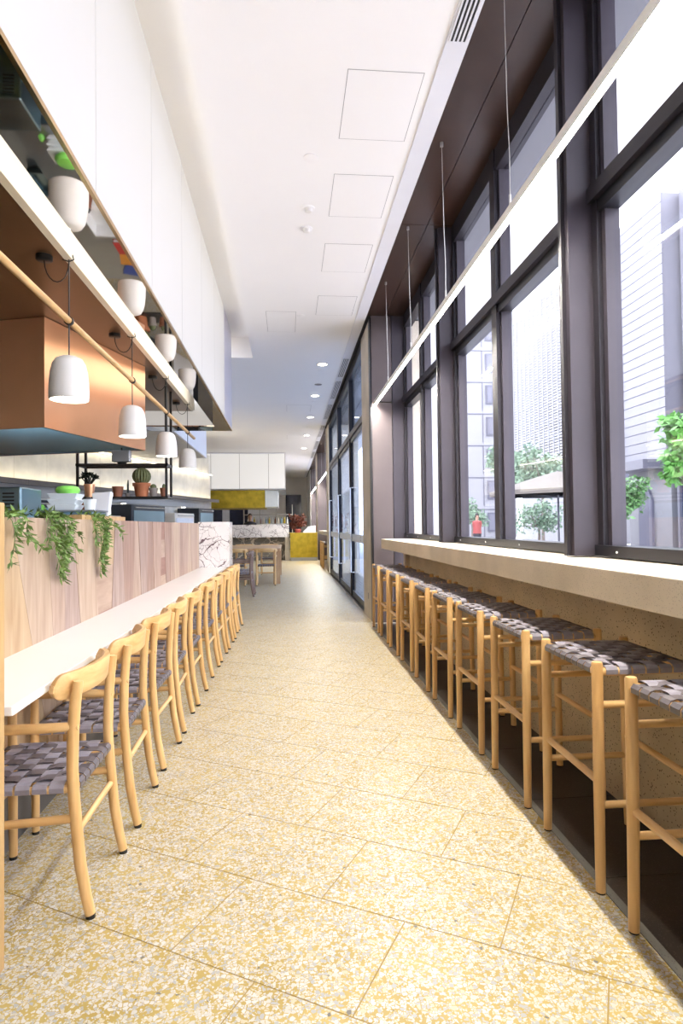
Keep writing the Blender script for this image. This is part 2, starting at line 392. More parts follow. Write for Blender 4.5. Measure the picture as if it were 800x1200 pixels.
# slot air vents
def vent(y0, y1, label):
    t = thing('ceiling_vent', label, 'air vent', (.967, (y0+y1)/2, CEIL-.012), 0, 'slot vents along the ceiling edge')
    L = (y1-y0)/2
    MB().box(-.052, .052, -L, L, -.002, .004).obj('backing', 'black', t)
    for k in range(5): MB().box(-.052+.0235*k, -.052+.0235*k+.010, -L, L, -.008, -.001).obj('slat', 'trimwhite', t)
vent(1.9, 3.245, 'slot vent at the near end of the ceiling edge')
for i, (a, b) in enumerate(((9.69, 10.87), (11.2, 12.75), (13.4, 15.2), (16.2, 18.2), (19.2, 21.2), (22, 24))):
    vent(a, b, '%s slot vent beyond the pale pier, above the glass doors and onward' % ORD[i])
# ceiling fittings
for i, (x, y, r_, kind) in enumerate(((.194, 4.39, .055, 0), (.199, 5.10, .055, 1), (.195, 5.455, .055, 1), (.19, 7.74, .05, 0), (.6, 10.46, .06, 0), (.604, 11.52, .07, 0), (.59, 13.13, .05, 0))):
    lab = ['flat white disc on the ceiling, nearest of the fittings', 'white smoke detector nearer the flat ceiling disc', 'white smoke detector just beyond its twin on the ceiling', 'small white disc on the ceiling beyond the access panels', 'white disc just behind the nearest round downlight', 'grey speaker disc between the two nearest downlights', 'white disc just behind the second round downlight'][i]
    t = thing('ceiling_fitting', lab, 'ceiling fitting', (x, y, CEIL))
    MB().lathe([(r_*.9, -.006), (r_, -.004), (r_, .002)]).obj('rim', 'ceiling' if i != 5 else 'greyclay', t, True)
    if kind: MB().lathe([(r_*.3, -.035), (r_*.5, -.03), (r_*.62, -.006)]).obj('sensor_dome', 'shade', t, True)
for i, (x, y) in enumerate(((.602, 10.07), (.592, 12.52), (.584, 15.0), (.58, 18.), (.58, 21.))):
    t = thing('downlight', '%s round recessed downlight counting from the near end of the ceiling' % ORD[i], 'downlight', (x, y, CEIL), 0, 'recessed downlights')
    MB().lathe([(.085, -.008), (.1, -.005), (.1, .004), (.078, .004)], closed=True).obj('rim', 'greyclay', t, True)
    MB().lathe([(.076, -.003), (.076, .003)]).obj('lens', 'downlight', t)
# ------------------------------------------------------------------ right wall: bench, windows
MB().box(1.47, 1.62, Y0, 7.32, -.02, .97).obj('wall_right', 'wallspeck', kind='structure')
bench = MB().box(1.145, 1.66, -.6, 7.42, .964, 1.081).mesh('window_bench', 'concrete', bev=.004)
bench = put('window_bench', bench)
tag(bench, 'long pale concrete bench top under the windows, above the row of stools', 'bench top')
MB().box(1.42, 1.47, 7.3, 7.42, 0, .964).obj('end_leg', 'concrete', bench)
POSTS = [-2.2, .33, 2.86, 5.39]
for i, y in enumerate(POSTS):
    p = MB().box(1.395, 1.56, y, y+.035, 1.088, CEIL+.02).obj('trim_%d' % (i+1), 'post', kind='structure')
    MB().box(1.375, 1.56, y+.035, y+.065, 1.088, CEIL+.02).obj('post_fin', 'frame', p)
    MB().box(1.39, 1.56, y+.065, y+.10, 1.088, CEIL+.02).obj('post_back', 'post', p)
    MB().lathe([(.012, 0), (.012, .004)], n=12).obj('fixing_disc', 'paper', p).matrix_local = Matrix.Translation((1.535, y-.001, 1.20)) @ Matrix.Rotation(math.pi/2, 4, 'X')
def window(n, y0, y1, x=1.53):
    wdw = struct_empty('window_%d' % n)
    ym = (y0+y1)/2 + (.1 if n < 9 else 0)
    zt, z1 = 2.83, CEIL+.02
    B = lambda nm, x0, x1, a, b, c, d, mt='frame': MB().box(x0, x1, a, b, c, d).obj(nm, mt, wdw)
    rail = B('sill_rail', x-.03, x+.09, y0, y1, 1.088, 1.14, 'frameblack')
    for k in range(4):
        MB().lathe([(.006, 0), (.006, .003)], n=8).obj('screw', 'paper', rail).matrix_local = Matrix.Translation((x-.03, y0+.2+k*(y1-y0-.4)/3, 1.112)) @ Matrix.Rotation(-math.pi/2, 4, 'Y')
    B('header', x-.01, x+.09, y0, y1, z1-.16, z1)
    B('transom', x-.035, x+.09, y0, y1, zt, zt+.075)
    B('transom_lip', x-.005, x+.085, y0, y1, zt-.06, zt, 'frameblack')
    for a, b in ((y0, y0+.05), (y1-.05, y1)):
        B('jamb', x-.012, x+.09, a, b, 1.14, z1); 
    for a, b in ((y0+.052, y0+.085), (y1-.085, y1-.052)): B('jamb_bead', x+.012, x+.085, a, b, 1.14, z1, 'post')
    B('mullion', x-.02, x+.09, ym-.05, ym+.05, 1.14, z1)
    for a, b in ((ym-.078, ym-.052), (ym+.052, ym+.078)): B('mullion_bead', x+.01, x+.085, a, b, 1.14, z1, 'post')
    for a, b in ((y0+.05, ym-.05), (ym+.05, y1-.05)):
        for c, d in ((1.14, zt), (zt+.075, z1-.16)): B('pane', x+.05, x+.058, a, b, c, d, 'glass')
window(1, -2.1, .33); window(2, .43, 2.86); window(3, 2.96, 5.39); window(4, 5.49, 7.75)
# bay end: taupe panel, dark post, pale pier
we = MB().box(1.10, 1.36, 7.75, 7.80, 0, 2.835).obj('wall_bay_end', 'endpanel', kind='structure')
MB().box(1.10, 1.36, 7.75, 7.80, 2.85, CEIL+.02).obj('upper_panel', 'endpanel', we)
MB().box(1.08, 1.105, 7.755, 7.9, 0, CEIL).obj('edge_fin', 'frameblack', we)
MB().box(1.366, 1.62, 7.74, 7.80, 0, CEIL+.02).obj('side_panel', 'post', we)
pier = MB().box(1.085, 1.9, 7.86, 8.72, 0, CEIL).obj('wall_pier', 'concrete', kind='structure')
MB().box(1.0835, 1.086, 8.2, 8.26, .25, .33).obj('socket_plate', 'greyclay', pier)
# doors
def door_bay(n, y0, y1, x=1.12):
    d = struct_empty('door_%d' % n)
    B = lambda nm, x0, x1, a, b, c, e, mt='frameblack', par=d: MB().box(x0, x1, a, b, c, e).obj(nm, mt, par)
    ys = [y0+.05, y0+2.0, y0+4.5, y1]
    for yy in ys: B('jamb', x-.02, x+.06, yy-.05, yy+.05, 0, CEIL)
    B('transom', x-.02, x+.12, y0, y1, 2.78, 2.88)
    B('header', x-.02, x+.1, y0, y1, CEIL-.12, CEIL+.02)
    B('threshold', x-.03, x+.08, y0, y1, -.001, .02)
    for i in range(3):
        a, b = ys[i]+.05, ys[i+1]-.05
        B('top_pane', x+.03, x+.036, a, b, 2.88, CEIL-.12, 'doorglass')
        p, q = a+.01, b-.01
        lf = B('door_leaf', x+.01, x+.018, p+.05, q-.05, .12, 2.70, 'doorglass')
        for (s0, s1, c, e) in ((p, p+.05, .025, 2.77), (q-.05, q, .025, 2.77), (p+.05, q-.05, .025, .12), (p+.05, q-.05, 2.70, 2.77)): B('leaf_frame', x, x+.028, s0, s1, c, e, 'frameblack', lf)
        B('push_plate', x, x+.009, p+.05, q-.05, .98, 1.10, 'paper', lf)
        hy = q-.30
        MB().tube([(x+.01, hy, .45), (x-.05, hy, .45), (x-.05, hy, 1.9), (x+.01, hy, 1.9)], .012, 8).obj('pull_handle', 'paper', lf)
        if i == 0:
            cu = bpy.data.curves.new('c', 'FONT'); cu.body = 'C'; cu.size = .11; cu.extrude = .001; cu.align_x = 'CENTER'; cu.align_y = 'CENTER'
            to = bpy.data.objects.new('t', cu); COL.objects.link(to); bpy.context.view_layer.update()
            me = bpy.data.meshes.new_from_object(to.evaluated_get(bpy.context.evaluated_depsgraph_get())); bpy.data.objects.remove(to)
            me.materials.clear(); me.materials.append(M['reflection_mark']); lt = put('c_reflection', me, lf)  # reflection on the plate, modelled as a grey C-shaped mark
            lt.matrix_local = Matrix.Translation((x-.0015, p+.5, 1.04)) @ Matrix(((0, 0, -1, 0), (-1, 0, 0, 0), (0, 1, 0, 0), (0, 0, 0, 1)))
door_bay(1, 8.72, 15.95)
mat = thing('entrance_mat', 'dark ribbed entrance mat just inside the glass doors', 'mat', (1.4, 12.3, 0))
MB().box(-.2, .4, -3.5, 3.5, -.001, .004).obj('mat_backing', 'frameblack', mat)
for k in range(8): MB().box(-.19+.072*k, -.19+.072*k+.04, -3.5, 3.5, .004, .012).obj('rib', 'plinth', mat)
# bays beyond the doors
def far_bay(n, y0, y1):
    p = MB().box(1.085, 1.9, y0-.9, y0-.05, 0, CEIL).obj('wall_pier_far_%d' % n, 'concrete', kind='structure')
    MB().box(1.47, 1.62, y0, y1, 0, .98).obj('bench_wall', 'wallspeck', p)
    b = MB().box(1.10, 1.66, y0, y1-.6, .977, 1.088).obj('window_bench', 'concrete')
    tag(b, ['concrete bench top in the bay just beyond the glass doors', 'concrete bench top in the farthest window bay'][n-1], 'bench top')
    window(8+n, y0+.05, y1-.05)
    MB().box(1.10, 1.62, y1-.05, y1, 0, CEIL).obj('wall_far_end_%d' % n, 'endpanel', kind='structure')
far_bay(1, 17.0, 22.3); far_bay(2, 23.4, 29.0)
MB().box(1.085, 1.9, 29.0, YEND, 0, CEIL).obj('wall_far_right', 'ceiling', kind='structure')
# ------------------------------------------------------------------ LED strips
def led(x, y0, y1, z, wires, label):
    t = thing('led_strip_light', label, 'strip light', (x, (y0+y1)/2, z))
    h = (y1-y0)/2
    MB().box(-.018, .018, -h, h, .006, .03).obj('housing', 'shade', t)
    for sx in (-1, 1): MB().box(sx*.016-.002, sx*.016+.002, -h, h, -.016, .006).obj('baffle_fin', 'shade', t)  # fins added to narrow the spread of the strip's light
    MB().box(-.0138, .0138, -h, h, -.002, .006).obj('diffuser', 'led', t)
    for wy in wires:
        q = wy-(y0+y1)/2
        MB().tube([(-.012, q, CEIL+.02-z), (-.004, q+.006, .55), (0, q-.005, .3), (0, q, .03)], .0022, 6).obj('suspension_wire', 'alu', t)
        MB().tube([(0, q, .03), (0, q, .1)], .006, 8).obj('wire_grip', 'alu', t)
        MB().lathe([(.012, -.03), (.012, 0)], (-.012, q, CEIL+.02-z), 10).obj('ceiling_cup', 'alu', t)
led(1.13, -1.0, 7.72, 2.806, (.4, 1.65, 2.93, 4.18, 5.40, 6.66), 'long glowing strip light hung on wires in front of the near windows')
led(1.13, 17.1, 22.1, 2.806, (18, 20), 'short glowing strip light in the bay just beyond the glass doors')
led(1.13, 23.5, 28.8, 2.806, (25, 27), 'tiny glowing strip light in the farthest window bay')
# ------------------------------------------------------------------ woven straps
def strap_mesh(name, L, wd, n, par, mat, drop=.028):
    m = MB(); t = .0022; amp = .0035; rings = []
    pts = [(-L/2-.012, -drop), (-L/2-.013, -.012), (-L/2-.004, -.001)]
    for i in range(n):
        c = -L/2+L*(i+.5)/n
        zz = amp*(1 if (i+par) % 2 == 0 else -1)
        pts += [(c-L/n*.28, zz), (c+L/n*.28, zz)]
    pts += [(L/2+.004, -.001), (L/2+.013, -.012), (L/2+.012, -drop)]
    for i, (a, z) in enumerate(pts):
        if i < 2: nx, nz = -1, 0
        elif i > len(pts)-3: nx, nz = 1, 0
        else: nx, nz = 0, 1
        rings.append([(a, -wd/2, z), (a, wd/2, z), (a-nx*t, wd/2, z-nz*t), (a-nx*t, -wd/2, z-nz*t)])
    return m.loft(rings).mesh(name, mat)
def weave(parent, xc, yc, z, LX, LY, SX, SY, nx, ny):
    """LX, LY: distance between the rails the straps wrap; SX, SY: the span the straps are spread over"""
    px, py = SX/nx, SY/ny
    mx = [strap_mesh('strap', LX, py*.86, nx, p, 'strapB') for p in (0, 1)]
    my = [strap_mesh('strap', LY, px*.86, ny, p, 'strapA') for p in (1, 0)]
    for j in range(ny): put('strap', mx[j % 2], parent, (xc, yc-SY/2+py*(j+.5), z))
    for j in range(nx): put('strap', my[j % 2], parent, (xc-SX/2+px*(j+.5), yc, z), rot=(0, 0, math.pi/2))
# ------------------------------------------------------------------ stools
stool = thing('bar_stool', '', 'stool', (1.2, 2, 0), 0, 'woven bar stools along the window bench')
DX, DY = .165, .21
def leg_pair(parent):
    for sx in (-1, 1):
        for sy in (-1, 1):
            l = MB().tube([(sx*(DX+.006), sy*(DY+.004), .006), (sx*(DX+.002), sy*(DY+.001), .4), (sx*DX, sy*DY, .768), (sx*DX, sy*DY, .775)], [.0165, .019, .019, .016], 14).obj('leg', 'beech', parent, True)
            MB().lathe([(.015, 0), (.015, .008)], (sx*(DX+.006), sy*(DY+.004), 0), 12).obj('rubber_foot', 'foot', l)
leg_pair(stool)
for sy in (-1, 1):
    MB().tube([(-DX, sy*DY, .742), (DX, sy*DY, .742)], .014, 10).obj('seat_rail', 'beechx', stool, True)
    MB().tube([(-DX, sy*DY, .630), (DX, sy*DY, .630)], .0125, 10).obj('side_rail', 'beechx', stool, True)
    MB().tube([(-DX, sy*DY, .292), (DX, sy*DY, .292)], .0125, 10).obj('side_stretcher', 'beechx', stool, True)
for sx in (-1, 1):
    MB().tube([(sx*DX, -DY, .742), (sx*DX, DY, .742)], .014, 10).obj('seat_rail', 'beechy', stool, True)
    MB().tube([(sx*DX, -DY, .37), (sx*DX, DY, .37)], .0135, 10).obj('foot_rest', 'beechy', stool, True)
weave(stool, 0, 0, .762, 2*DX+.006, 2*DY+.006, 2*DX-.042, 2*DY-.042, 6, 8)
for i in range(10):
    lab = '%s bar stool with woven grey seat along the window bench, counted from the near end' % ORD[i]
    p = (1.211+(random.uniform(-.005, .005)), 1.369+.21+.626*i, 0); rz = random.uniform(-.012, .012)
    if i == 0: stool.location = p; stool['label'] = lab
    else: dup(stool, p, rz, lab)
# ------------------------------------------------------------------ armchairs
chair = thing('armchair', '', 'chair', (0, 0, 0), 0, 'beech armchairs along the counter')
W = .195
prof = [(0, .012), (-.013, .07), (-.031, .173), (-.044, .309), (-.052, .411), (-.055, .48), (-.052, .60), (-.045, .69), (-.036, .758)]
for sy in (-1, 1):
    l = MB().tube([(x, sy*W, z) for x, z in prof], [.0165, .0175, .0185, .0185, .0185, .0185, .0185, .018, .016], 14).obj('leg', 'beech', chair, True)
    MB().lathe([(.015, 0), (.015, .014)], (.001, sy*W, 0), 12).obj('rubber_foot', 'foot', l)
    l = MB().tube([(-.405, sy*W, .012), (-.408, sy*W, .3), (-.41, sy*W, .615)], [.015, .0175, .016], 12).obj('leg', 'beech', chair, True)
    MB().lathe([(.014, 0), (.014, .014)], (-.405, sy*W, 0), 12).obj('rubber_foot', 'foot', l)
    MB().tube([(-.035, sy*W, .612), (-.15, sy*(W+.012), .612), (-.3, sy*(W+.015), .612), (-.445, sy*(W+.004), .610)], [.014, .0165, .0175, .014], 12).obj('armrest', 'beechx', chair, True)
    MB().tube([(-.06, sy*W, .412), (-.41, sy*W, .412)], .0125, 10).obj('seat_rail', 'beechx', chair, True)
    MB().tube([(-.045, sy*W, .318), (-.408, sy*W, .30)], [.014, .0125], 10).obj('side_stretcher', 'beechx', chair, True)
MB().tube([(-.052, -W, .412), (-.052, W, .412)], .0125, 10).obj('seat_rail', 'beechy', chair, True)
MB().tube([(-.41, -W, .412), (-.41, W, .412)], .0125, 10).obj('seat_rail', 'beechy', chair, True)
MB().tube([(-.043, -W, .272), (-.043, W, .272)], .0115, 10).obj('rear_stretcher', 'beechy', chair, True)
rings = []
NB = 30
for i in range(NB+1):
    s = math.sin((-1+2*i/NB)*math.pi/2); yy = .238*s
    xx = -.022-.082*abs(s)**2.2
    slope = -.082*2.2*abs(s)**1.2*(1 if s > 0 else -1)/.238
    nrm = Vector((1, -slope)).normalized()
    e = min(1, math.sqrt(max(.0, 1-max(0, (abs(s)-.86)/.14)**2))) if abs(s) > .86 else 1
    e = max(.3, e)
    zc = .742+.006*(1-abs(s)); hh = .042*e
    th = .011
    lean = .10
    ring = []
    for dz, dn in ((-hh, -.7*th), (-hh*.8, -th), (hh*.8, -th), (hh, -.7*th), (hh, .7*th), (hh*.8, th), (-hh*.8, th), (-hh, .7*th)):
        ring.append((xx+nrm.x*dn+dz*lean, yy+nrm.y*dn, zc+dz))
    rings.append(ring)
MB().loft(rings).obj('backrest', 'beechy', chair, True)
weave(chair, -.231, 0, .433, .364, 2*W+.006, .315, 2*W-.042, 6, 7)
CH = [(-.645, 2.045), (-.644, 2.635), (-.645, 3.228), (-.645, 3.793), (-.636, 4.356), (-.632, 5.151), (-.62, 5.722), (-.606, 6.306), (-.6, 6.88), (-.593, 7.42)]
for i, (x, y) in enumerate(CH):
    lab = '%s pale beech armchair with woven seat along the counter, counted from the oak end panel' % ORD[i]
    if i == 0: chair.location = (x, y+W, 0); chair['label'] = lab
    else: dup(chair, (x, y+W, 0), random.uniform(-.03, .03), lab)
# ------------------------------------------------------------------ left counter
WX = -1.09
ct = MB().box(WX, -.77, 1.78, 8.06, .729, .756).mesh('counter_top', 'solid', bev=.003)
ct = put('counter_top', ct); tag(ct, 'long narrow white counter ledge along the pink timber wall', 'counter')
wl = MB().box(WX-.10, WX-.016, 1.78, 7.585, .0, 1.29).obj('wall_counter_front', 'backdark', kind='structure')
MB().box(WX-.03, WX-.006, 1.78, 8.06, 0, .22).obj('plinth', 'plinth', wl)
MB().box(WX-.10, WX-.012, 7.585, 8.06, 0, .728).obj('lower_wall', TONES[1], wl)
def plank(y0t, y1t, y0b, y1b, z0, z1, mat, proud=0):
    gp = .0012
    MB().prism_x([(y0b+gp, z0), (y1b-gp, z0), (y1t-gp, z1), (y0t+gp, z1)], WX-.016, WX+proud).obj('plank', mat, wl)
JT = [1.78, 2.5, 2.86, 3.05, 3.2, 3.50, 3.95, 4.10, 4.46, 4.55, 4.86, 5.02, 5.37, 5.48, 5.80, 5.90, 6.27, 6.38, 6.80, 6.92, 7.27, 7.42, 7.58]
JB = [1.78, 2.90, 3.0, 3.12, 3.42, 3.72, 3.80, 4.25, 4.3, 4.72, 4.76, 5.12, 5.26, 5.64, 5.70, 6.02, 6.15, 6.55, 6.66, 7.06, 7.18, 7.48, 7.58]
for i in range(len(JT)-1):
    pr = random.choice((0, .0015, .003))
    if i == 0: plank(JT[0], JT[1], JB[0], JB[1], .22, 1.30, TONED, pr)
    elif i in (5,):
        n = 4
        for k in range(n):
            f0, f1 = k/n, (k+1)/n
            lerp = lambda a, b, f: a+(b-a)*f
            plank(lerp(JB[i], JT[i], f1), lerp(JB[i+1], JT[i+1], f1), lerp(JB[i], JT[i], f0), lerp(JB[i+1], JT[i+1], f0), .22+1.08*f0, .22+1.08*f1, [TONEH, TONER, TONEH, TONED][k], pr)
    elif i in (12,):
        n = 7
        for k in range(n):
            f0, f1 = k/n, (k+1)/n
            lerp = lambda a, b, f: a+(b-a)*f
            plank(lerp(JB[i], JT[i], f1), lerp(JB[i+1], JT[i+1], f1), lerp(JB[i], JT[i], f0), lerp(JB[i+1], JT[i+1], f0), .22+1.08*f0, .22+1.08*f1, [TONEH, TONEH, TONEH, TONEH, TONER, TONEH, TONER][k], pr)
    else: plank(JT[i], JT[i+1], JB[i], JB[i+1], .22, 1.30, TONES[(i*3+i//4) % 5], pr)
mb = MB().box(WX-.012, -.725, 7.60, 8.06, .756, 1.315).obj('marble_block', 'marble')
tag(mb, 'white marble end block with dark veins closing the white counter', 'marble block')
ep = MB().box(-2.4, -.777, 1.70, 1.75, .06, 1.325).mesh('end_panel', 'oak', bev=.004); ep = put('end_panel', ep)
tag(ep, 'oak end panel at the near left edge of the counter', 'panel')
MB().box(-2.4, -.80, 1.705, 1.745, 0, .06).obj('plinth', 'plinth', ep)
# ------------------------------------------------------------------ light box (ring lantern) above the counter
BX, BI, BZ, BYF, BYI = -.85, -1.065, 2.74, 9.5, 9.1
lb = thing('light_box', 'huge backlit white bulkhead with mirrored underside above the counter', 'light box', (BX, 5, BZ))
L0 = Vector((BX, 5, BZ))
def lbox(nm, x0, x1, a, b, c, d, mat, bev=0): return MB().box(x0-L0.x, x1-L0.x, a-L0.y, b-L0.y, c-L0.z, d-L0.z).obj(nm, mat, lb, bev=bev)
seams = [-2.9, -1.76, -.62, .52, 1.66, 2.80, 3.94, 5.06, 6.21, 7.28, 8.42, 9.5]
for a, b in zip(seams[:-1], seams[1:]): lbox('light_panel', BX-.02, BX, a+.004, b-.004, BZ+.03, 4.28, 'panelglow' if b < 9 else 'panelend')
lbox('core', BI+.02, BX-.022, -3, 9.48, BZ+.02, 4.27, 'greyclay')
lbox('gold_trim', BX-.012, BX+.006, -3, 9.5, BZ-.003, BZ+.018, 'goldtrim')
lbox('mirror_soffit', BI, BX-.012, -3, 9.5, BZ, BZ+.018, 'mirror')
lbox('mirror_soffit', -5.5, BI, BYI, BYF, BZ, BZ+.018, 'mirror')
for k in range(4): lbox('inner_panel', BI-.02-1.1*(k+1), BI-.024-1.1*k, BYI, BYI+.02, BZ+.02, 3.3, 'panelglow')
for a, b in zip(seams[:-2], seams[1:-1]): lbox('inner_panel', BI, BI+.018, a+.004, b-.004, BZ+.018, 3.3, 'panelfill')  # out of view, added glow for the beam, soffit and hood
lbox('far_panels', -5.5, BX-.02, BYF-.02, BYF, BZ+.02, CEIL, 'trimwhite')
cl = thing('cove_light', 'unseen added white fill tube inside the ceiling recess beside the light box', 'cove light', (-.546, 3.3, 4.22))  # unseen tube added to brighten the recess and the panel tops
MB().box(-.010, .010, -6, 6.3, -.010, .010).obj('tube', emit('white fill tube', (1, .95, .9), 1.2), cl)
MB().box(.0105, .0155, -6, 6.3, -.02, .05).obj('bracket', 'alu', cl)
# inner soffit, beam
MB().box(-5.5, -1.385, -3, BYI, 2.97, 3.1).obj('ceiling_kitchen', 'brownsoffit', kind='structure')
bm_ = MB().box(-1.387, -1.338, -3, 8.95, 2.95, 3.3).obj('trim_beam', 'cream', kind='structure')
MB().box(-1.34, -1.06, -3, BYI, 3.28, 3.32).obj('cavity_top', 'black', bm_)
# ------------------------------------------------------------------ hanging rail and pendants
PX, PZ = -1.36, 2.56
rail = thing('hanging_rail', 'long round oak rail carrying the pendant lamp cords', 'rail', (PX, 5.5, PZ))
MB().tube([(0, -4.5, 0), (0, 3.55, 0)], .021, 14).obj('pole', 'beechy', rail, True)
PY = [3.93, 5.49, 7.0, 8.47]
for y in [2.4]+PY: MB().lathe([(.0215, -.012), (.028, -.012), (.028, .012), (.0215, .012)], closed=True).obj('ring', 'black', rail).matrix_local = Matrix.Translation((0, y-5.5, 0)) @ Matrix.Rotation(math.pi/2, 4, 'X')
pend = thing('pendant_lamp', '', 'pendant lamp', (PX, PY[0], 2.065), 0, 'white pendant lamps')
pr = [(.118, 0), (.1185, .05), (.116, .11), (.110, .17), (.098, .22), (.080, .25), (.05, .266), (.012, .270)]
inner = [(r_-.006, z-.006) for r_, z in pr[::-1] if r_ > .03]
sh = MB().lathe(pr+inner, n=36, closed=True).obj('shade', 'shade', pend, True)
MB().lathe([(.10, .03), (.10, .036)], n=28).obj('diffuser', 'bulb', pend)
hz = 2.95-2.065
MB().tube([(0, 0, .27), (0, 0, hz)], .0042, 6).obj('cord', 'black', pend)
MB().tube([(.022, 0, hz+.03), (.03, 0, hz+.0), (0, 0, hz-.012), (-.04, 0, hz+.0)], .004, 6).obj('hook', 'black', pend)
loop = [(0, 0, hz-.01)]+[(-.075+.075*math.cos(t), .01*math.sin(t), hz-.01-.13*math.sin(t)) for t in [math.pi*k/10 for k in range(1, 10)]]+[(-.15, 0, hz-.01)]
MB().tube(loop, .004, 6).obj('cord_loop', 'black', pend)
MB().lathe([(.045, -.03), (.05, -.026), (.05, 0)], (-.15, 0, 2.97-2.065), 20).obj('canopy', 'black', pend, True)
for i, y in enumerate(PY):
    lab = ['largest white pendant lamp in front of the copper hood, nearest', 'second white pendant lamp, before the far edge of the copper hood', 'third white pendant lamp, beside the black hanging shelf posts', 'smallest white pendant lamp, at the far end of the oak rail'][i]
    if i == 0: pend['label'] = lab
    else: dup(pend, (PX, y, 2.065), 0, lab)
# ------------------------------------------------------------------ copper hood (turned towards the aisle)
ha = math.atan2(.445, 1.53)
hood = thing('copper_hood', 'large brushed copper kitchen extraction hood behind the pendant lamps', 'extractor hood', (-1.94, 5.05, 2.07), -ha)
HL, HW, HH = 1.59, 2.6, .895
MB().box(-.012, 0, 0, HL, 0, HH).obj('side_panel', 'copper', hood)
MB().box(-HW, -.012, 0, .012, 0, HH).obj('front_panel', 'copper', hood)
MB().box(-HW, -.012, HL-.012, HL, 0, HH).obj('back_panel', 'copper', hood)
MB().box(-HW, -HW+.012, .012, HL-.012, 0, HH).obj('side_panel', 'copper', hood)
MB().box(-HW+.012, -.012, HL-.03, HL-.012, .02, .5).obj('inner_lining', 'steel', hood)
MB().box(-.03, -.012, .012, HL-.03, .0, .5).obj('inner_lining', 'steel', hood)
MB().box(-HW+.012, -.012, .012, HL-.012, .5, .52).obj('inner_top', 'steel', hood)
MB().box(-HW+.02, -.03, HL-.14, HL-.03, .0, .03).obj('gutter', 'steel', hood)
for k in range(9): MB().box(-HW+.1+k*.27, -HW+.34+k*.27, .05, .6, .14, .16).obj('filter', 'greysteel', hood)
MB().box(-HW+.2, -.2, .75, .80, .46, .5).obj('hood_lamp', emit('hood tube', (.75, .9, 1), 2.5), hood)
se = thing('sensor_unit', 'small grey sensor box hanging below the copper hood corner', 'sensor', (-1.72, 6.5, 2.0))
MB().box(-.09, .09, -.05, .05, -.06, .06).obj('body', 'greysteel', se, bev=.006)
MB().lathe([(.03, -.02), (.05, .0)], (0, 0, -.065), 14).obj('lens', 'black', se, True)
MB().tube([(0, 0, .06), (0, 0, .09)], .01, 8).obj('stem', 'black', se)
# ------------------------------------------------------------------ kitchen pass behind the timber wall
kb = MB().box(-2.5, WX-.12, 1.8, 8.0, .965, 1.0).obj('pass_bench', 'greysteel'); tag(kb, 'steel pass bench just behind the timber counter wall', 'bench')
MB().box(-2.45, WX-.14, 1.82, 7.95, .0, .965).obj('body', 'darksteel', kb)
ps_ = thing('pass_shelf', 'raised steel shelf on the pass bench carrying tubs and bag', 'shelf', (-1.62, 4.9, 1.0))
MB().box(-.36, .38, -.58, .6, .275, .298).obj('shelf_board', 'greysteel', ps_)
for x in (-.33, .35):
    for y in (-.55, .57): MB().box(x-.015, x+.015, y-.015, y+.015, 0, .275).obj('leg', 'greysteel', ps_)
gr = thing('charcoal_grill', 'black grill with brass bars on the pass bench, seen in the mirrored soffit', 'grill', (-1.95, 3.55, 1.0))
MB().box(-.42, .42, -.42, .2, 0, .20).obj('body', 'black', gr, bev=.01)
for k in range(5): MB().tube([(-.4+.18*k, -.4, .225), (-.4+.18*k, .18, .225)], .011, 8).obj('grill_bar', 'brass', gr, True)
for y in (-.36, .14): MB().tube([(-.42, y, .212), (.42, y, .212)], .012, 8).obj('cross_bar', 'brass', gr, True)
MB().box(-.42, .42, .2, .28, .05, .16).obj('drip_tray', 'brass', gr)
for (x, y, sx, sy, h, m_, nm, lab) in ((-1.85, 6.3, .16, .3, .12, 'paper', 'storage_box', 'white storage box on the pass bench under the copper hood'), (-2.1, 5.75, .2, .2, .06, 'steel', 'roasting_pan', 'shallow steel roasting pan on the pass bench')):
    o = MB().loft([[(-sx*.9, -sy*.9, 0), (sx*.9, -sy*.9, 0), (sx*.9, sy*.9, 0), (-sx*.9, sy*.9, 0)], [(-sx, -sy, h), (sx, -sy, h), (sx, sy, h), (-sx, sy, h)], [(-sx*.92, -sy*.92, h), (sx*.92, -sy*.92, h), (sx*.92, sy*.92, h), (-sx*.92, sy*.92, h)], [(-sx*.85, -sy*.85, .01), (sx*.85, -sy*.85, .01), (sx*.85, sy*.85, .01), (-sx*.85, sy*.85, .01)]]).obj(nm, m_, loc=(x, y, 1.0)); tag(o, lab, 'box' if nm[0] == 's' else 'pan')
for k, (c, nm) in enumerate((((.5, .02, .02), 'red'), ((.75, .3, .03), 'orange'), ((.02, .06, .35), 'blue'))):
    t = thing('ring_binder', '%s ring binder lying on the pass bench' % nm, 'binder', (-1.80-.03*k, 7.05+.3*k, 1.0), .2*k, 'ring binders on the pass')
    MB().box(-.12, .12, -.15, .15, 0, .004).obj('cover', plain(nm+' board', c, .5), t); MB().box(-.11, .115, -.14, .14, .004, .035).obj('pages', 'paper', t); MB().box(-.12, .12, -.15, .15, .035, .039).obj('cover', plain(nm+' board top', c, .5), t)
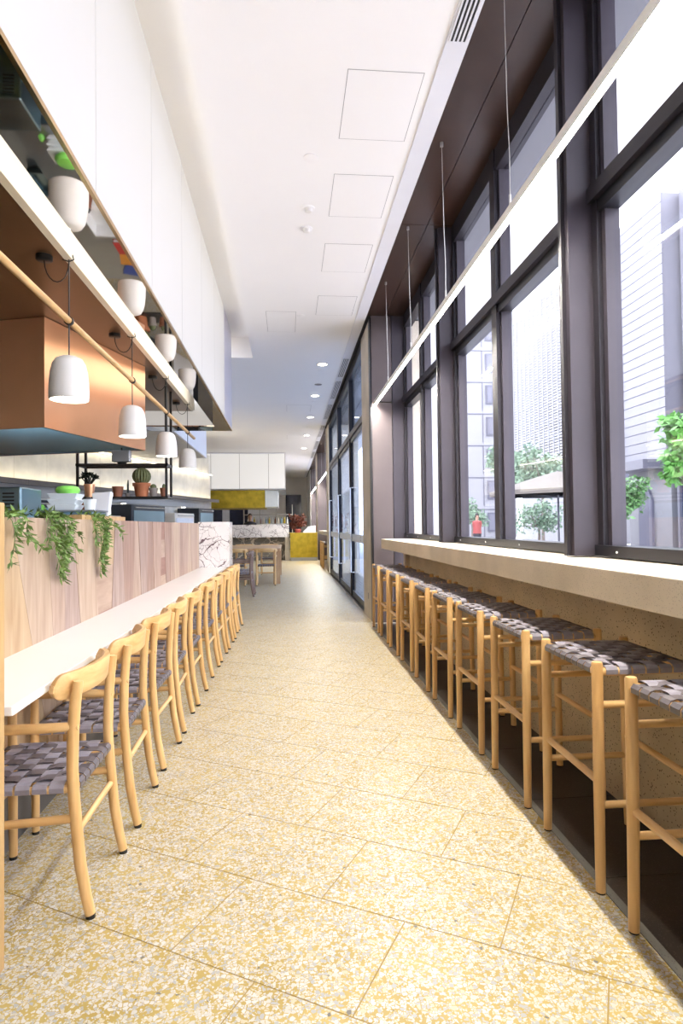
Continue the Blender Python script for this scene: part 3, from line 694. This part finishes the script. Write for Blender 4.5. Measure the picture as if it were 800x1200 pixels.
# trailing plants
def leafy(mb_, p, d, L, wd):
    d = d.normalized(); s = d.cross(Vector((random.uniform(-1, 1), random.uniform(-1, 1), random.uniform(-1, 1)))).normalized()
    mb_.add([p, p+d*L*.45+s*wd, p+d*L, p+d*L*.45-s*wd], [(0, 1, 2, 3)])
def trailing(yc, strands, label):
    t = thing('trailing_plant', label, 'plant', (WX, yc, 1.30), 0, 'trailing plants on the counter wall')
    lv = MB(); sm = MB()
    for (dy, ln, sway) in strands:
        pts = []; n = max(8, int(ln/.028))
        for i in range(n+1):
            f = i/n
            if f < .18: p = Vector((-.06+.10*f/.18, dy*.5+dy*.3*f/.18, .0+.03*math.sin(f/.18*math.pi)))
            else:
                g_ = (f-.18)/.82
                p = Vector((.04+.012*math.sin(g_*5+dy*20), dy*.8+dy*.2*g_+sway*g_*g_+.006*math.sin(g_*9), -ln*g_))
            pts.append(p)
        sm.tube(pts, .0016, 5)
        for i in range(1, len(pts)):
            for _ in range(5 if ln > .12 else 3):
                q = pts[i-1].lerp(pts[i], random.random()); d = Vector((random.uniform(-.1, 1), random.uniform(-1, 1), random.uniform(-.9, .15)))
                leafy(lv, q, d, random.uniform(.03, .05), random.uniform(.004, .0068))
    for _ in range(60):
        leafy(lv, Vector((random.uniform(-.08, .03), random.uniform(-.16, .16), random.uniform(0, .03))), Vector((random.uniform(-1, 1), random.uniform(-1, 1), random.uniform(-.1, .8))), .042, .006)
    sm.obj('stem', 'leaf', t); lv.obj('foliage', 'leaf', t, kind='stuff')
trailing(2.45, [(-.03, .20, .0), (.02, .06, 0), (.09, .10, .05), (.14, .14, .1)], 'sparse trailing plant at the oak end panel')
trailing(2.95, [(-.14, .16, .03), (-.1, .22, .02), (-.06, .25, .04), (-.03, .27, .06), (0, .30, .04), (.03, .29, .02), (-.08, .26, .02), (-.05, .28, .03), (.06, .2, .06), (.12, .16, .05), (.16, .10, .06), (-.17, .12, -.04)], 'bushy trailing plant hanging on the timber wall near the oak end panel')
trailing(3.55, [(-.12, .14, -.03), (-.05, .24, .02), (-.02, .30, .02), (.01, .31, .03), (.04, .28, .0), (.07, .25, -.02), (0, .26, .01), (.03, .3, .01), (.1, .16, .03), (.2, .06, .16), (.28, .1, .2)], 'narrow bushy trailing plant at the small timber board')
bd = MB().box(-1.30, -1.085, 3.32, 4.18, 1.30, 1.325).obj('timber_board', 'oak'); tag(bd, 'small oak board lying on the timber wall top', 'board')
# kitchen things on the pass
mc = thing('steel_machine', 'blue steel kitchen machine with vent grille behind the oak end panel', 'machine', (-1.85, 3.95+.1, 1.0))
MB().box(-.3, .2, -.12, .2, 0, .517).obj('body', 'steel', mc, bev=.01)
for k in range(6): MB().box(.09, .16, -.1225, -.1195, .36+k*.022, .37+k*.022).obj('grille_slot', 'black', mc)
SH = 1.2985
tr = thing('steel_tray', 'long blue steel food tray holder on the pass shelf', 'tray', (-1.63, 4.55, SH))
MB().box(-.27, .27, -.16, .16, 0, .074).obj('body', 'steel', tr, bev=.006); MB().box(-.28, .28, -.17, .17, .074, .084).obj('rim', 'greysteel', tr)
for k in range(3):
    b_ = MB(); b_.loft([[(-.085, -.07, 0), (.085, -.07, 0), (.085, .07, 0), (-.085, .07, 0)], [(-.105, -.09, .04), (.105, -.09, .04), (.105, .09, .04), (-.105, .09, .04)]])
    o = b_.obj('plastic_tub', 'frost', loc=(-1.60, 4.55+.004*k, SH+.0845+.0405*k), bev=.005); tag(o, '%s translucent plastic tub in the stack under the green bowl' % ['lowest', 'middle', 'topmost'][k], 'tub', 'stacked plastic tubs')
gb = thing('green_bowl', 'lime green plastic bowl upturned on the stacked tubs', 'bowl', (-1.585, 4.55, SH+.2065))
MB().lathe([(.068, 0), (.082, .014), (.084, .03), (.07, .05), (.04, .058)], n=28).obj('shell', 'greenplastic', gb, True)
gl = MB().lathe([(.02, 0), (.026, .012), (.018, .03), (.008, .042)], n=14).obj('squeeze_bottle', 'greenplastic', loc=(-1.745, 4.5, SH+.0845), smooth=True); tag(gl, 'small lime green squeeze bottle beside the stacked tubs', 'bottle')
pt = MB().lathe([(.035, 0), (.046, .08)], n=24).obj('plastic_cup', 'frost', loc=(-1.43, 4.55, SH+.0845), smooth=True); tag(pt, 'small clear plastic cup right of the stacked tubs', 'cup')
bgm = MB(); bgm.loft([[(-.06, -.04, 0), (.06, -.04, 0), (.06, .04, 0), (-.06, .04, 0)], [(-.058, -.035, .12), (.058, -.03, .13), (.058, .035, .12), (-.056, .03, .12)], [(-.085, -.03, .24), (.075, -.025, .262), (.08, .03, .25), (-.08, .03, .255)]])
o = bgm.obj('paper_bag', 'paper', loc=(-1.53, 5.2, SH), bev=.01); tag(o, 'crumpled white paper bag standing on the pass', 'bag')
vs2 = thing('dark_jar', 'dark round jar beside the white paper bag', 'jar', (-1.69, 5.3, SH)); MB().lathe([(.04, 0), (.06, .05), (.06, .14), (.035, .18), (.04, .2)], n=20).obj('body', 'terradark', vs2, True); MB().lathe([(.038, .2), (.03, .22)], n=20).obj('lid', 'black', vs2, True)
# hanging shelf with pots
SZ = 1.63
hs = thing('hanging_shelf', 'black steel shelf frame hung over the kitchen pass', 'shelf', (-1.98, 7.65, SZ))
for x in (-.52, .52):
    for y in (-.15, .15): MB().box(x-.014, x+.014, y-.014, y+.014, -.02, 2.97-SZ).obj('post', 'black', hs)
MB().box(-.54, .54, -.165, .165, -.02, 0).obj('shelf_board', 'black', hs)
for y in (-.15, .15): MB().box(-.54, .54, y-.014, y+.014, .37, .40).obj('top_bar', 'black', hs)
for x in (-.52, .52): MB().box(x-.014, x+.014, -.15, .15, .37, .40).obj('top_bar', 'black', hs)
def pot(x, r_, h, mat, label, rim=True):
    t = thing('plant_pot', label, 'plant pot', (x, 7.62, SZ), 0, 'pots on the hanging shelf')
    pf = [(r_*.72, 0), (r_*.95, h*.78)]+([(r_*1.08, h*.78), (r_*1.1, h), (r_*.95, h)] if rim else [(r_, h), (r_*.9, h)])
    MB().lathe(pf, n=24).obj('pot', mat, t, True)
    MB().lathe([(r_*.88, h-.012), (r_*.88, h-.004)], n=16).obj('soil', 'soil', t)
    return t, h
t, h = pot(-2.40, .066, .16, 'copper', 'copper pot with dark branching succulent, leftmost on the shelf', False)
sm = MB(); lv = MB()
for k in range(14):
    a = random.uniform(0, 6.28); q = Vector((math.cos(a)*random.uniform(.02, .12), math.sin(a)*random.uniform(.02, .1), h+random.uniform(.07, .15)))
    sm.tube([(0, 0, h-.02), q*.6+Vector((0, 0, h*.35)), q], [.01, .007, .005], 6)
    for _ in range(14): leafy(lv, q, Vector((random.uniform(-1, 1), random.uniform(-1, 1), random.uniform(-.2, 1))), .05, .014)
sm.obj('stem', 'leafdark', t, True); lv.obj('foliage', 'leafdark', t, kind='stuff')
t, h = pot(-2.065, .068, .13, 'terradark', 'brown straight-sided pot left of the cactus', False)
t, h = pot(-1.78, .098, .17, 'terracotta', 'terracotta pot with a round barrel cactus')
cac = MB(); rg = []
for i in range(11):
    tt = math.pi*i/10; q = max(.02, math.sin(tt))
    rg.append([(105e-3*q*(1+.07*math.cos(k*math.pi))*math.cos(2*math.pi*k/36), 105e-3*q*(1+.07*math.cos(k*math.pi))*math.sin(2*math.pi*k/36), h+.085-.105*math.cos(tt)) for k in range(36)])
cac.loft(rg).obj('cactus', 'cactus', t)
t, h = pot(-1.64, .052, .11, 'greyclay', 'small grey pot right of the barrel cactus'); MB().sphere((0, 0, h+.01), .04).obj('cactus', 'cactus', t, True)
t, h = pot(-1.515, .048, .11, 'terradark', 'small brown pot at the right end of the shelf', False); MB().sphere((0, 0, h+.01), .03, sq=(.7, .7, 1.4)).obj('cactus', 'cactus', t, True)
t, h = pot(-1.945, .035, .05, 'greyclay', 'tiny clay pot with an upright stem beside the cactus'); MB().tube([(0, 0, h-.01), (0, .005, h+.1), (.003, 0, h+.16)], [.012, .013, .006], 8).obj('cactus', 'leafdark', t, True)
# ------------------------------------------------------------------ kitchen background
P0, P1 = Vector((-4.92, 8.8)), Vector((-2.30, 18.45)); kd = (P1-P0); kl = kd.length; kang = math.atan2(kd.y, kd.x)
kw = struct_empty('wall_kitchen', (P0.x, P0.y, 0)); kw.rotation_euler = (0, 0, kang)      # local +x runs along the wall, -y faces the aisle
n = 12
for k in range(n): MB().box(kl*k/n+.003, kl*(k+1)/n-.003, 0, .05, 2.05, 2.78).obj('lit_panel', 'kitchenwall', kw)
MB().box(-3, kl, .05, .1, 1.6, 3.4).obj('panel_bed', 'kitchenwall', kw)
MB().box(-3, kl, -.25, .05, 2.0, 2.05).obj('ledge', 'backdark', kw)
MB().box(-3, kl, -.02, .05, 1.80, 2.0).obj('bulkhead', 'bulkhead', kw)
for k in range(12): MB().box(kl*k/12+.002, kl*(k+1)/12-.002, -.27, -.25, 1.98, 2.07).obj('ledge_front', 'backdark', kw)
cv = thing('cove_light', 'warm cove tube along the foot of the lit kitchen wall', 'cove light', (P0.x, P0.y, 0), kang)
MB().box(0, kl-.1, -.16, -.12, 2.05, 2.075).obj('tube', 'cove', cv)
cv = thing('cove_light', 'warm cove tube along the head of the lit kitchen wall', 'cove light', (P0.x, P0.y, 0), kang)
MB().box(0, kl-.1, -.10, -.07, 2.79, 2.81).obj('tube', 'cove', cv)
sc = MB().box(-6.5, -1.9, 9.55, 14.2, 2.95, 3.3).obj('ceiling_slats', 'slat', kind='structure')
sl = MB()
for k in range(90): sl.box(-6.5, -1.9, 9.56+k*.0515, 9.56+k*.0515+.026, 2.86, 2.951)
sl.obj('slats', 'slat', sc, kind='stuff')
MB().box(-1.9, -1.86, 9.55, 14.2, 2.85, 3.95).obj('slat_edge', 'ceiling', sc)
MB().box(-6.5, -1.86, 14.2, 14.24, 2.85, 3.95).obj('slat_end', 'ceiling', sc)
# back cooking line under the bulkhead
for k, (a, wd, zt, mt, lab) in enumerate(((1.2, 1.2, 1.72, 'darksteel', 'dark oven cabinet nearest along the kitchen back wall'), (2.9, 1.0, 1.5, 'greysteel', 'low steel cabinet between two dark ovens'), (4.3, 1.5, 1.74, 'darksteel', 'wide dark oven cabinet midway along the kitchen back wall'), (6.3, 1.1, 1.6, 'cream', 'cream cabinet along the kitchen back wall'), (7.7, 1.0, 1.75, 'darksteel', 'dark oven cabinet at the far end of the kitchen wall'))):
    t = thing('oven_cabinet', lab, 'cabinet', (P0.x, P0.y, 0), kang)
    MB().box(a, a+wd, -.62, -.02, 0, zt).obj('body', mt, t, bev=.01)
    MB().box(a+.08, a+wd-.08, -.635, -.62, zt-.4, zt-.12).obj('oven_window', 'steel' if k % 2 == 0 else 'paper', t)
    MB().tube([(a+.1, -.66, zt-.06), (a+wd-.1, -.66, zt-.06)], .012, 8).obj('handle', 'alu', t)
for k in range(3):
    t = thing('task_lamp', '%s small warm lamp under the kitchen bulkhead' % ['nearest', 'middle', 'farthest'][k], 'lamp', (P0.x, P0.y, 0), kang, 'lamps under the bulkhead')
    MB().lathe([(.05, 0), (.05, .02)], (1.9+3*k, -.1, 1.78), 14).obj('lens', 'downlight', t); MB().lathe([(.055, .02), (.055, .04)], (1.9+3*k, -.1, 1.765), 14).obj('rim', 'alu', t)
# ------------------------------------------------------------------ far dining area
tb = thing('dining_table', 'long timber dining table beyond the marble block', 'table', (-.95, 14.6, 0))
MB().box(-.75, .78, -1.3, 1.3, .70, .775).obj('table_top', 'table', tb, bev=.006)
for x in (-.66, .70):
    for y in (-1.2, 1.2): MB().box(x-.075, x+.075, y-.07, y+.07, 0, .70).obj('leg', 'table', tb)
spots = [(-.47, 12.95, -math.pi/2, 'beech armchair at the near end of the timber table, right one'), (-1.1, 12.9, -math.pi/2, 'beech armchair at the near end of the timber table, left one'),
         (-.50, 16.3, math.pi/2, 'beech armchair at the far end of the timber table, right one'), (-1.15, 16.3, math.pi/2, 'beech armchair at the far end of the timber table, left one')]
CW = .22
for x, y, rz, lab in spots:
    dup(chair, (x, y, 0), rz, lab, 'armchairs at the timber table')
# dark stained chairs nearer
dk = dup(chair, (-.62, 11.15, 0), 0, 'dark stained armchair just beyond the marble block, nearer one', 'dark stained armchairs')
for c in kids(dk):
    for sl_ in ([c] if c.name.split('.')[0] not in ('strap',) else []):
        me = c.data.copy(); me.materials.clear(); me.materials.append(M['walnut']); c.data = me
dup(dk, (-.64, 11.75, 0), .1, 'dark stained armchair just beyond the marble block, farther one', 'dark stained armchairs')
# far marble bar
fb = thing('marble_bar', 'far marble faced bar with recessed dark marble front', 'bar', (-.95, 22.2, 0))
MB().box(-1.1, .99, 0, .8, .86, 1.32).obj('fascia', 'marble', fb)
MB().box(-1.1, .84, .45, .8, 0, .86).obj('recessed_front', 'marbledark', fb)
MB().box(.85, .99, 0, .8, 0, .86).obj('end_leg', 'concrete', fb)
bb = thing('brass_counter', 'patinated brass counter beside the far marble bar', 'counter', (.58, 22.0, 0))
MB().box(-.50, .48, 0, 1.2, .12, .99).obj('body', 'brass', bb); MB().box(-.49, .47, .02, 1.2, 0, .12).obj('kick_plate', 'greysteel', bb)
MB().box(-.52, .49, -.01, 1.2, .99, 1.01).obj('top', 'brass', bb)
mn = thing('white_monitor', 'white tilted screen back standing on the brass counter', 'monitor', (.78, 22.4, 1.01))
MB().add([(-.24, 0, 0), (.24, 0, 0), (.24, .3, 0), (-.24, .3, 0), (-.02, .1, .22), (.24, .1, .26), (.24, .3, .26), (-.02, .3, .22)], [(0, 1, 2, 3), (4, 5, 6, 7), (0, 1, 5, 4), (1, 2, 6, 5), (2, 3, 7, 6), (3, 0, 4, 7)]).obj('body', 'paper', mn)
MB().box(-.2, .2, .02, .28, .0, .012).obj('base', 'paper', mn)
fl = thing('flower_arrangement', 'dark red dried foliage arrangement in a red pot on the brass counter', 'plant', (.36, 22.35, 1.01))
MB().lathe([(.09, 0), (.13, .1), (.11, .14)], n=20).obj('pot', 'red', fl, True)
lv = MB(); sm = MB()
for k in range(30):
    d = Vector((random.uniform(-.28, .28), random.uniform(-.2, .2), random.uniform(.25, .65))); sm.tube([(0, 0, .1), d*.6+Vector((0, 0, .05)), d], .006, 5)
    for _ in range(16): leafy(lv, d*random.uniform(.7, 1.05), Vector((random.uniform(-1, 1), random.uniform(-1, 1), random.uniform(-.6, 1))), .13, .03)
sm.obj('stem', 'bark', fl); lv.obj('foliage', 'flower', fl, kind='stuff')
rc = thing('red_sign', 'small red standing sign behind the brass counter', 'sign', (1.12, 23.1, 1.088)); MB().add([(-.06, 0, 0), (.06, 0, 0), (.06, .04, 0), (-.06, .04, 0), (-.02, .02, .4), (.06, .02, .42), (.06, .04, .42), (-.02, .04, .4)], [(0, 1, 2, 3), (4, 5, 6, 7), (0, 1, 5, 4), (1, 2, 6, 5), (2, 3, 7, 6), (3, 0, 4, 7)]).obj('board', 'red', rc)
MB().box(-.07, .07, 0, .06, 0, .01).obj('base', 'black', rc)
for i in range(3):
    dup(stool, (1.2, 17.9+.66*i, 0), 0, '%s woven bar stool in the bay beyond the glass doors' % ['near', 'middle', 'far'][i], 'stools in the bay beyond the doors')
# far light box with brass band
f2 = thing('light_box', 'far backlit white bulkhead with brass band over the marble bar', 'light box', (-1.75, 22.2, 2.60))
xs = [-1.85, -1.0, 0.02, 1.07, 1.67]
for a, b in zip(xs[:-1], xs[1:]): MB().box(a+.008, b-.008, 0, .03, .03, 1.30).obj('light_panel', 'panelfar', f2)
MB().box(-1.85, 1.67, .03, 4, 0, 1.34).obj('core', 'trimwhite', f2)
MB().box(-1.86, 1.68, -.01, 4, -.02, .03).obj('rim', 'greysteel', f2)
for a in xs: MB().box(a-.008, a+.008, -.004, .03, .03, 1.30).obj('joint_bar', 'greyclay', f2)
MB().box(-1.12, .92, .15, 2.5, -.66, -.02).obj('brass_band', 'brass', f2)
MB().box(.93, 1.4, .3, 2.5, -.62, -.02).obj('glass_side', 'frost', f2)
# bar back: shelves with bottles
bk = thing('bar_shelves', 'metal bottle shelves behind the far marble bar', 'shelf', (-.8, 26.5, 0))
for z in (1.35, 1.75): MB().box(-1.1, 1.0, 0, .3, z, z+.03).obj('shelf_board', 'alu', bk)
for x in (-1.1, -.4, .3, 1.0): MB().box(x-.015, x+.015, 0, .3, 0, 2.2).obj('post', 'alu', bk)
for k in range(14):
    o = MB().lathe([(.04, 0), (.04, .16), (.015, .22), (.015, .28)], n=10).obj('bottle', ['cream', 'steel', 'brass', 'paper', 'terradark'][k % 5], loc=(-1.75+.13*k+.04, 26.65, 1.38), smooth=True)
    tag(o, '%s bottle on the far bar shelf, counted from the left' % (ORD+['twelfth', 'thirteenth', 'fourteenth'])[k], 'bottle', 'bottles on the far bar shelves')
pn = thing('person', 'dark-haired person in a dark shirt standing behind the far marble bar', 'person', (-1.45, 23.7, 0))
body = MB(); 
def ring_(z, a, b, cx=0, cy=0, n=16): return [(cx+a*math.cos(2*math.pi*k/n), cy+b*math.sin(2*math.pi*k/n), z) for k in range(n)]
body.loft([ring_(0.0, .13, .12), ring_(.5, .15, .12), ring_(.92, .17, .12), ring_(1.1, .15, .10), ring_(1.3, .19, .11), ring_(1.4, .19, .10), ring_(1.44, .09, .08), ring_(1.47, .055, .055), ring_(1.53, .055, .06), ring_(1.57, .07, .085), ring_(1.64, .078, .095), ring_(1.70, .07, .085), ring_(1.75, .02, .03)]).obj('body', 'skin', pn, True)
MB().loft([ring_(.9, .185, .135), ring_(1.1, .165, .115), ring_(1.3, .205, .125), ring_(1.41, .2, .112), ring_(1.455, .09, .09)]).obj('shirt', 'cloth', pn, True)
for s in (-1, 1): MB().tube([(s*.19, 0, 1.38), (s*.25, -.05, 1.12), (s*.15, -.25, 1.06)], [.055, .045, .035], 10).obj('sleeve', 'cloth', pn, True)
MB().loft([ring_(1.56, .05, .05, 0, .06), ring_(1.66, .088, .1, 0, .015), ring_(1.74, .07, .08), ring_(1.77, .02, .03)]).obj('hair', 'hair', pn, True)
# ------------------------------------------------------------------ outer shell
wf = MB().box(-9, 1.1, YEND, YEND+.2, 0, CEIL+.2).obj('wall_far', 'ceiling', kind='structure')
for a, b in ((-.1, .75), (-5.2, -3.6), (-3.2, -2.2)): MB().box(a, b, YEND-.03, YEND, .6, 3.0).obj('window_pane', 'windark', wf)
MB().box(-9.2, -9, Y0, YEND, 0, CEIL+.2).obj('wall_left', 'kitchenwall', kind='structure')
MB().box(-9.2, 1.9, Y0-.2, Y0, 0, CEIL+.5).obj('wall_back', 'ceiling', kind='structure')
MB().box(-9, -5.5, Y0, 9.5, 3.0, 3.2).obj('ceiling_back_kitchen', 'bulkhead', kind='structure')
MB().box(1.62, 2.0, Y0, 34, CEIL+.02, CEIL+.6).obj('wall_head', 'facade', kind='structure')
# ------------------------------------------------------------------ outside
MB().box(1.9, 120, -40, 160, -.2, -.05).obj('ground', 'paving', kind='structure')
def win(parent, m, axis, a0, a1, z0, z1, plane):
    # facade window lying in plane (x=plane or y=plane), proud frame and recessed pane
    if axis == 'y':
        f_ = MB().box(a0, a1, plane-.12, plane+.02, z0, z1).obj('window', 'winframe', parent); MB().box(a0+.15, a1-.15, plane-.14, plane-.1, z0+.15, z1-.15).obj('pane', m, f_)
        MB().box((a0+a1)/2-.05, (a0+a1)/2+.05, plane-.16, plane-.1, z0+.15, z1-.15).obj('bar', 'winframe', f_)
    else:
        f_ = MB().box(plane-.12, plane+.02, a0, a1, z0, z1).obj('window', 'winframe', parent); MB().box(plane-.14, plane-.1, a0+.15, a1-.15, z0+.15, z1-.15).obj('pane', m, f_)
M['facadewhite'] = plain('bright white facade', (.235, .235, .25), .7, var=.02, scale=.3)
A = thing('apartment_building', 'white apartment block with square windows seen through the middle window', 'building', (0, 0, 0))
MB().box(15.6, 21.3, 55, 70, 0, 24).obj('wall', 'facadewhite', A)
for k in range(7):
    z0 = 15.4-2.97*(k-1)
    if z0 < 0: break
    MB().box(15.6, 21.3, 54.96, 55, z0+2.0, z0+2.08).obj('floor_band', 'winframe', A)
    win(A, 'facadelav', 'y', 18.5, 19.95, z0, z0+1.75, 55); MB().box(18.15, 18.22, 54.96, 55, z0-.6, z0+2.0).obj('drain_pipe', 'winframe', A)
B_ = thing('louvred_building', 'pale building with fine louvred screen behind the middle window', 'building', (0, 0, 0))
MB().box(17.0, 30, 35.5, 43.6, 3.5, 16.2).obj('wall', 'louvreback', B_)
lo = MB()
for k in range(68): lo.box(16.86, 17.0, 35.5, 43.6, 3.6+k*.185, 3.6+k*.185+.115)
lo.obj('louvres', 'facadewhite', B_, kind='stuff')
for k in range(12): MB().box(16.80, 17.0, 35.5+k*.735, 35.5+k*.735+.09, 3.5, 16.2).obj('fin', 'facadewhite', B_)
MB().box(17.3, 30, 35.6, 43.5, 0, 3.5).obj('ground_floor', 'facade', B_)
Cb = thing('clad_building', 'lavender building clad in horizontal boards behind the right window', 'building', (0, 0, 0))
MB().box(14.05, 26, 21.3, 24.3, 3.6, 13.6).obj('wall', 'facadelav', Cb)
for k in range(26): MB().box(14.0, 14.06, 21.3, 24.2, 3.6+k*.385+.014, 3.6+k*.385+.371).obj('cladding_board', 'clad', Cb)
for k in range(30): MB().box(13.8, 14.0, 24.2, 24.45, 3.6+k*.33, 3.6+k*.33+.09).obj('louvre_fin', 'winframe', Cb)
MB().box(14.3, 26, 21.5, 24.3, 0, 3.6).obj('ground_floor', 'facade', Cb)
MB().box(13.2, 14.05, 21.5, 24.5, 3.25, 3.6).obj('canopy', 'winframe', Cb)
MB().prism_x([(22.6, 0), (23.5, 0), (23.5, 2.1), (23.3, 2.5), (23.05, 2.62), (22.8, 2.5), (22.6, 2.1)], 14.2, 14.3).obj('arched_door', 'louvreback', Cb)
D = thing('glass_tower', 'grey block with stacked windows at the right edge behind the green tree', 'building', (0, 0, 0))
MB().box(14.6, 28, 12, 21.1, 3.6, 13.6).obj('wall', 'facadelav', D)
for k in range(3):
    for j in range(3): win(D, 'winpane', 'x', 12.6+2.9*j, 15.0+2.9*j, 4.3+3.1*k, 6.8+3.1*k, 14.6)
MB().box(14.2, 28, 12, 21.0, 0, 3.3).obj('shop_front', 'windark', D)
MB().box(13.9, 28, 12, 21.0, 3.3, 3.6).obj('shop_fascia', 'winframe', D)
for j in range(6): MB().box(14.1, 14.22, 12+j*1.75, 12.12+j*1.75, 0, 3.3).obj('shop_mullion', 'winframe', D)
# canopy edge of our own building above the windows
MB().box(1.9, 3.1, -4, 34, 4.5, 4.75).obj('ceiling_street_canopy', 'ceiling', kind='structure')
def tree(x, y, h, rc_, rh, mat, label, n=900, ls=.16, trunk=.08):
    t = thing('street_tree', label, 'tree', (x, y, -.05), 0, 'street trees outside')
    tk = MB(); tk.tube([(0, 0, 0), (.03, .02, h*.5), (0, 0, h)], [trunk, trunk*.8, trunk*.4], 8)
    lv = MB(); cs = []
    for _ in range(16):
        a = random.uniform(0, 6.28); q = math.sqrt(random.random())*.7
        c = Vector((math.cos(a)*q*rc_, math.sin(a)*q*rc_, h+random.uniform(-.75, .75)*rh)); cs.append(c)
        tk.tube([(0, 0, h-rh*.8), c*.5+Vector((0, 0, (h-rh*.8)*.5)), c], [trunk*.5, trunk*.3, trunk*.12], 5)
    tk.obj('trunk', 'bark', t, True)
    for _ in range(n):
        c = random.choice(cs); v = Vector((random.gauss(0, 1), random.gauss(0, 1), random.gauss(0, 1))).normalized()*random.random()**.5*rc_*.36
        d = Vector((random.uniform(-1, 1), random.uniform(-1, 1), random.uniform(-1, .6)))
        leafy(lv, c+v, d, random.uniform(.7, 1.3)*ls, ls*.28)
    lv.obj('foliage', mat, t, kind='stuff')
tree(6.68, 9.6, 2.5, .5, .75, 'treeleafb', 'bright green tree at the right edge of the right window', 1500, .15)
tree(8.7, 15.4, 1.95, .8, .55, 'treeleaf', 'dark leafed small tree at the foot of the clad building', 1500, .15)
tree(13.2, 30.5, 4.0, 1.7, 1.2, 'treepale', 'pale street tree behind the parasol, right one', 1500, .28, .1)
tree(13.2, 35.2, 4.6, 1.5, 1.3, 'treepale', 'pale street tree behind the parasol, left one', 1300, .28, .1)
tree(10.5, 34.0, 2.0, 1.0, .8, 'treepale', 'low pale shrub tree at the left of the middle window', 800, .22)
tree(12.0, 28.2, 1.6, 1.3, .6, 'treepale', 'low leafy planter tree under the parasol', 1000, .2)
um = thing('parasol', 'large pale market parasol standing in the street', 'parasol', (10.5, 22.8, -.05))
rgs = []
pr_ = [(2.6, 2.55), (1.8, 2.8), (.9, 3.08), (.04, 3.32)]
def oct_(r_, z): return [(r_*math.cos(math.pi/4*k+.39), r_*math.sin(math.pi/4*k+.39), z) for k in range(8)]
cn = MB(); cn.loft([oct_(r_, z) for r_, z in pr_]+[oct_(r_*.99, z-.03) for r_, z in pr_[::-1]]); cn.obj('canopy', 'canvas', um)
cn = MB(); cn.loft([oct_(2.6, 2.38), oct_(2.6, 2.55), oct_(2.58, 2.55), oct_(2.58, 2.38)]); cn.obj('valance', 'canvas', um)
MB().tube([(0, 0, 0), (0, 0, 3.35)], .04, 10).obj('pole', 'winframe', um, True)
for k in range(8): MB().tube([(0, 0, 2.3), (2.4*math.cos(math.pi/4*k+.39), 2.4*math.sin(math.pi/4*k+.39), 2.55)], .014, 6).obj('rib', 'winframe', um)
MB().lathe([(.3, 0), (.3, .06), (.06, .1)], n=20).obj('base', 'greyclay', um)
ps = thing('person', 'pedestrian in a red top standing far out in the street', 'person', (7.95, 25.0, -.05))
MB().loft([ring_(0.0, .11, .1), ring_(.5, .14, .12), ring_(.92, .17, .13), ring_(1.1, .15, .11), ring_(1.3, .19, .12), ring_(1.4, .18, .10), ring_(1.46, .055, .055), ring_(1.53, .055, .06), ring_(1.64, .078, .095), ring_(1.75, .02, .03)]).obj('body', 'skin', ps, True)
MB().loft([ring_(.9, .19, .14), ring_(1.1, .17, .125), ring_(1.3, .21, .135), ring_(1.41, .2, .12), ring_(1.45, .09, .09)]).obj('top', 'red', ps, True)
MB().loft([ring_(0.02, .125, .11), ring_(.5, .15, .13), ring_(.9, .18, .135)]).obj('trousers', 'cloth', ps, True)
MB().loft([ring_(1.6, .088, .1, 0, .02), ring_(1.7, .08, .09), ring_(1.78, .02, .03)]).obj('hair', 'hair', ps, True)
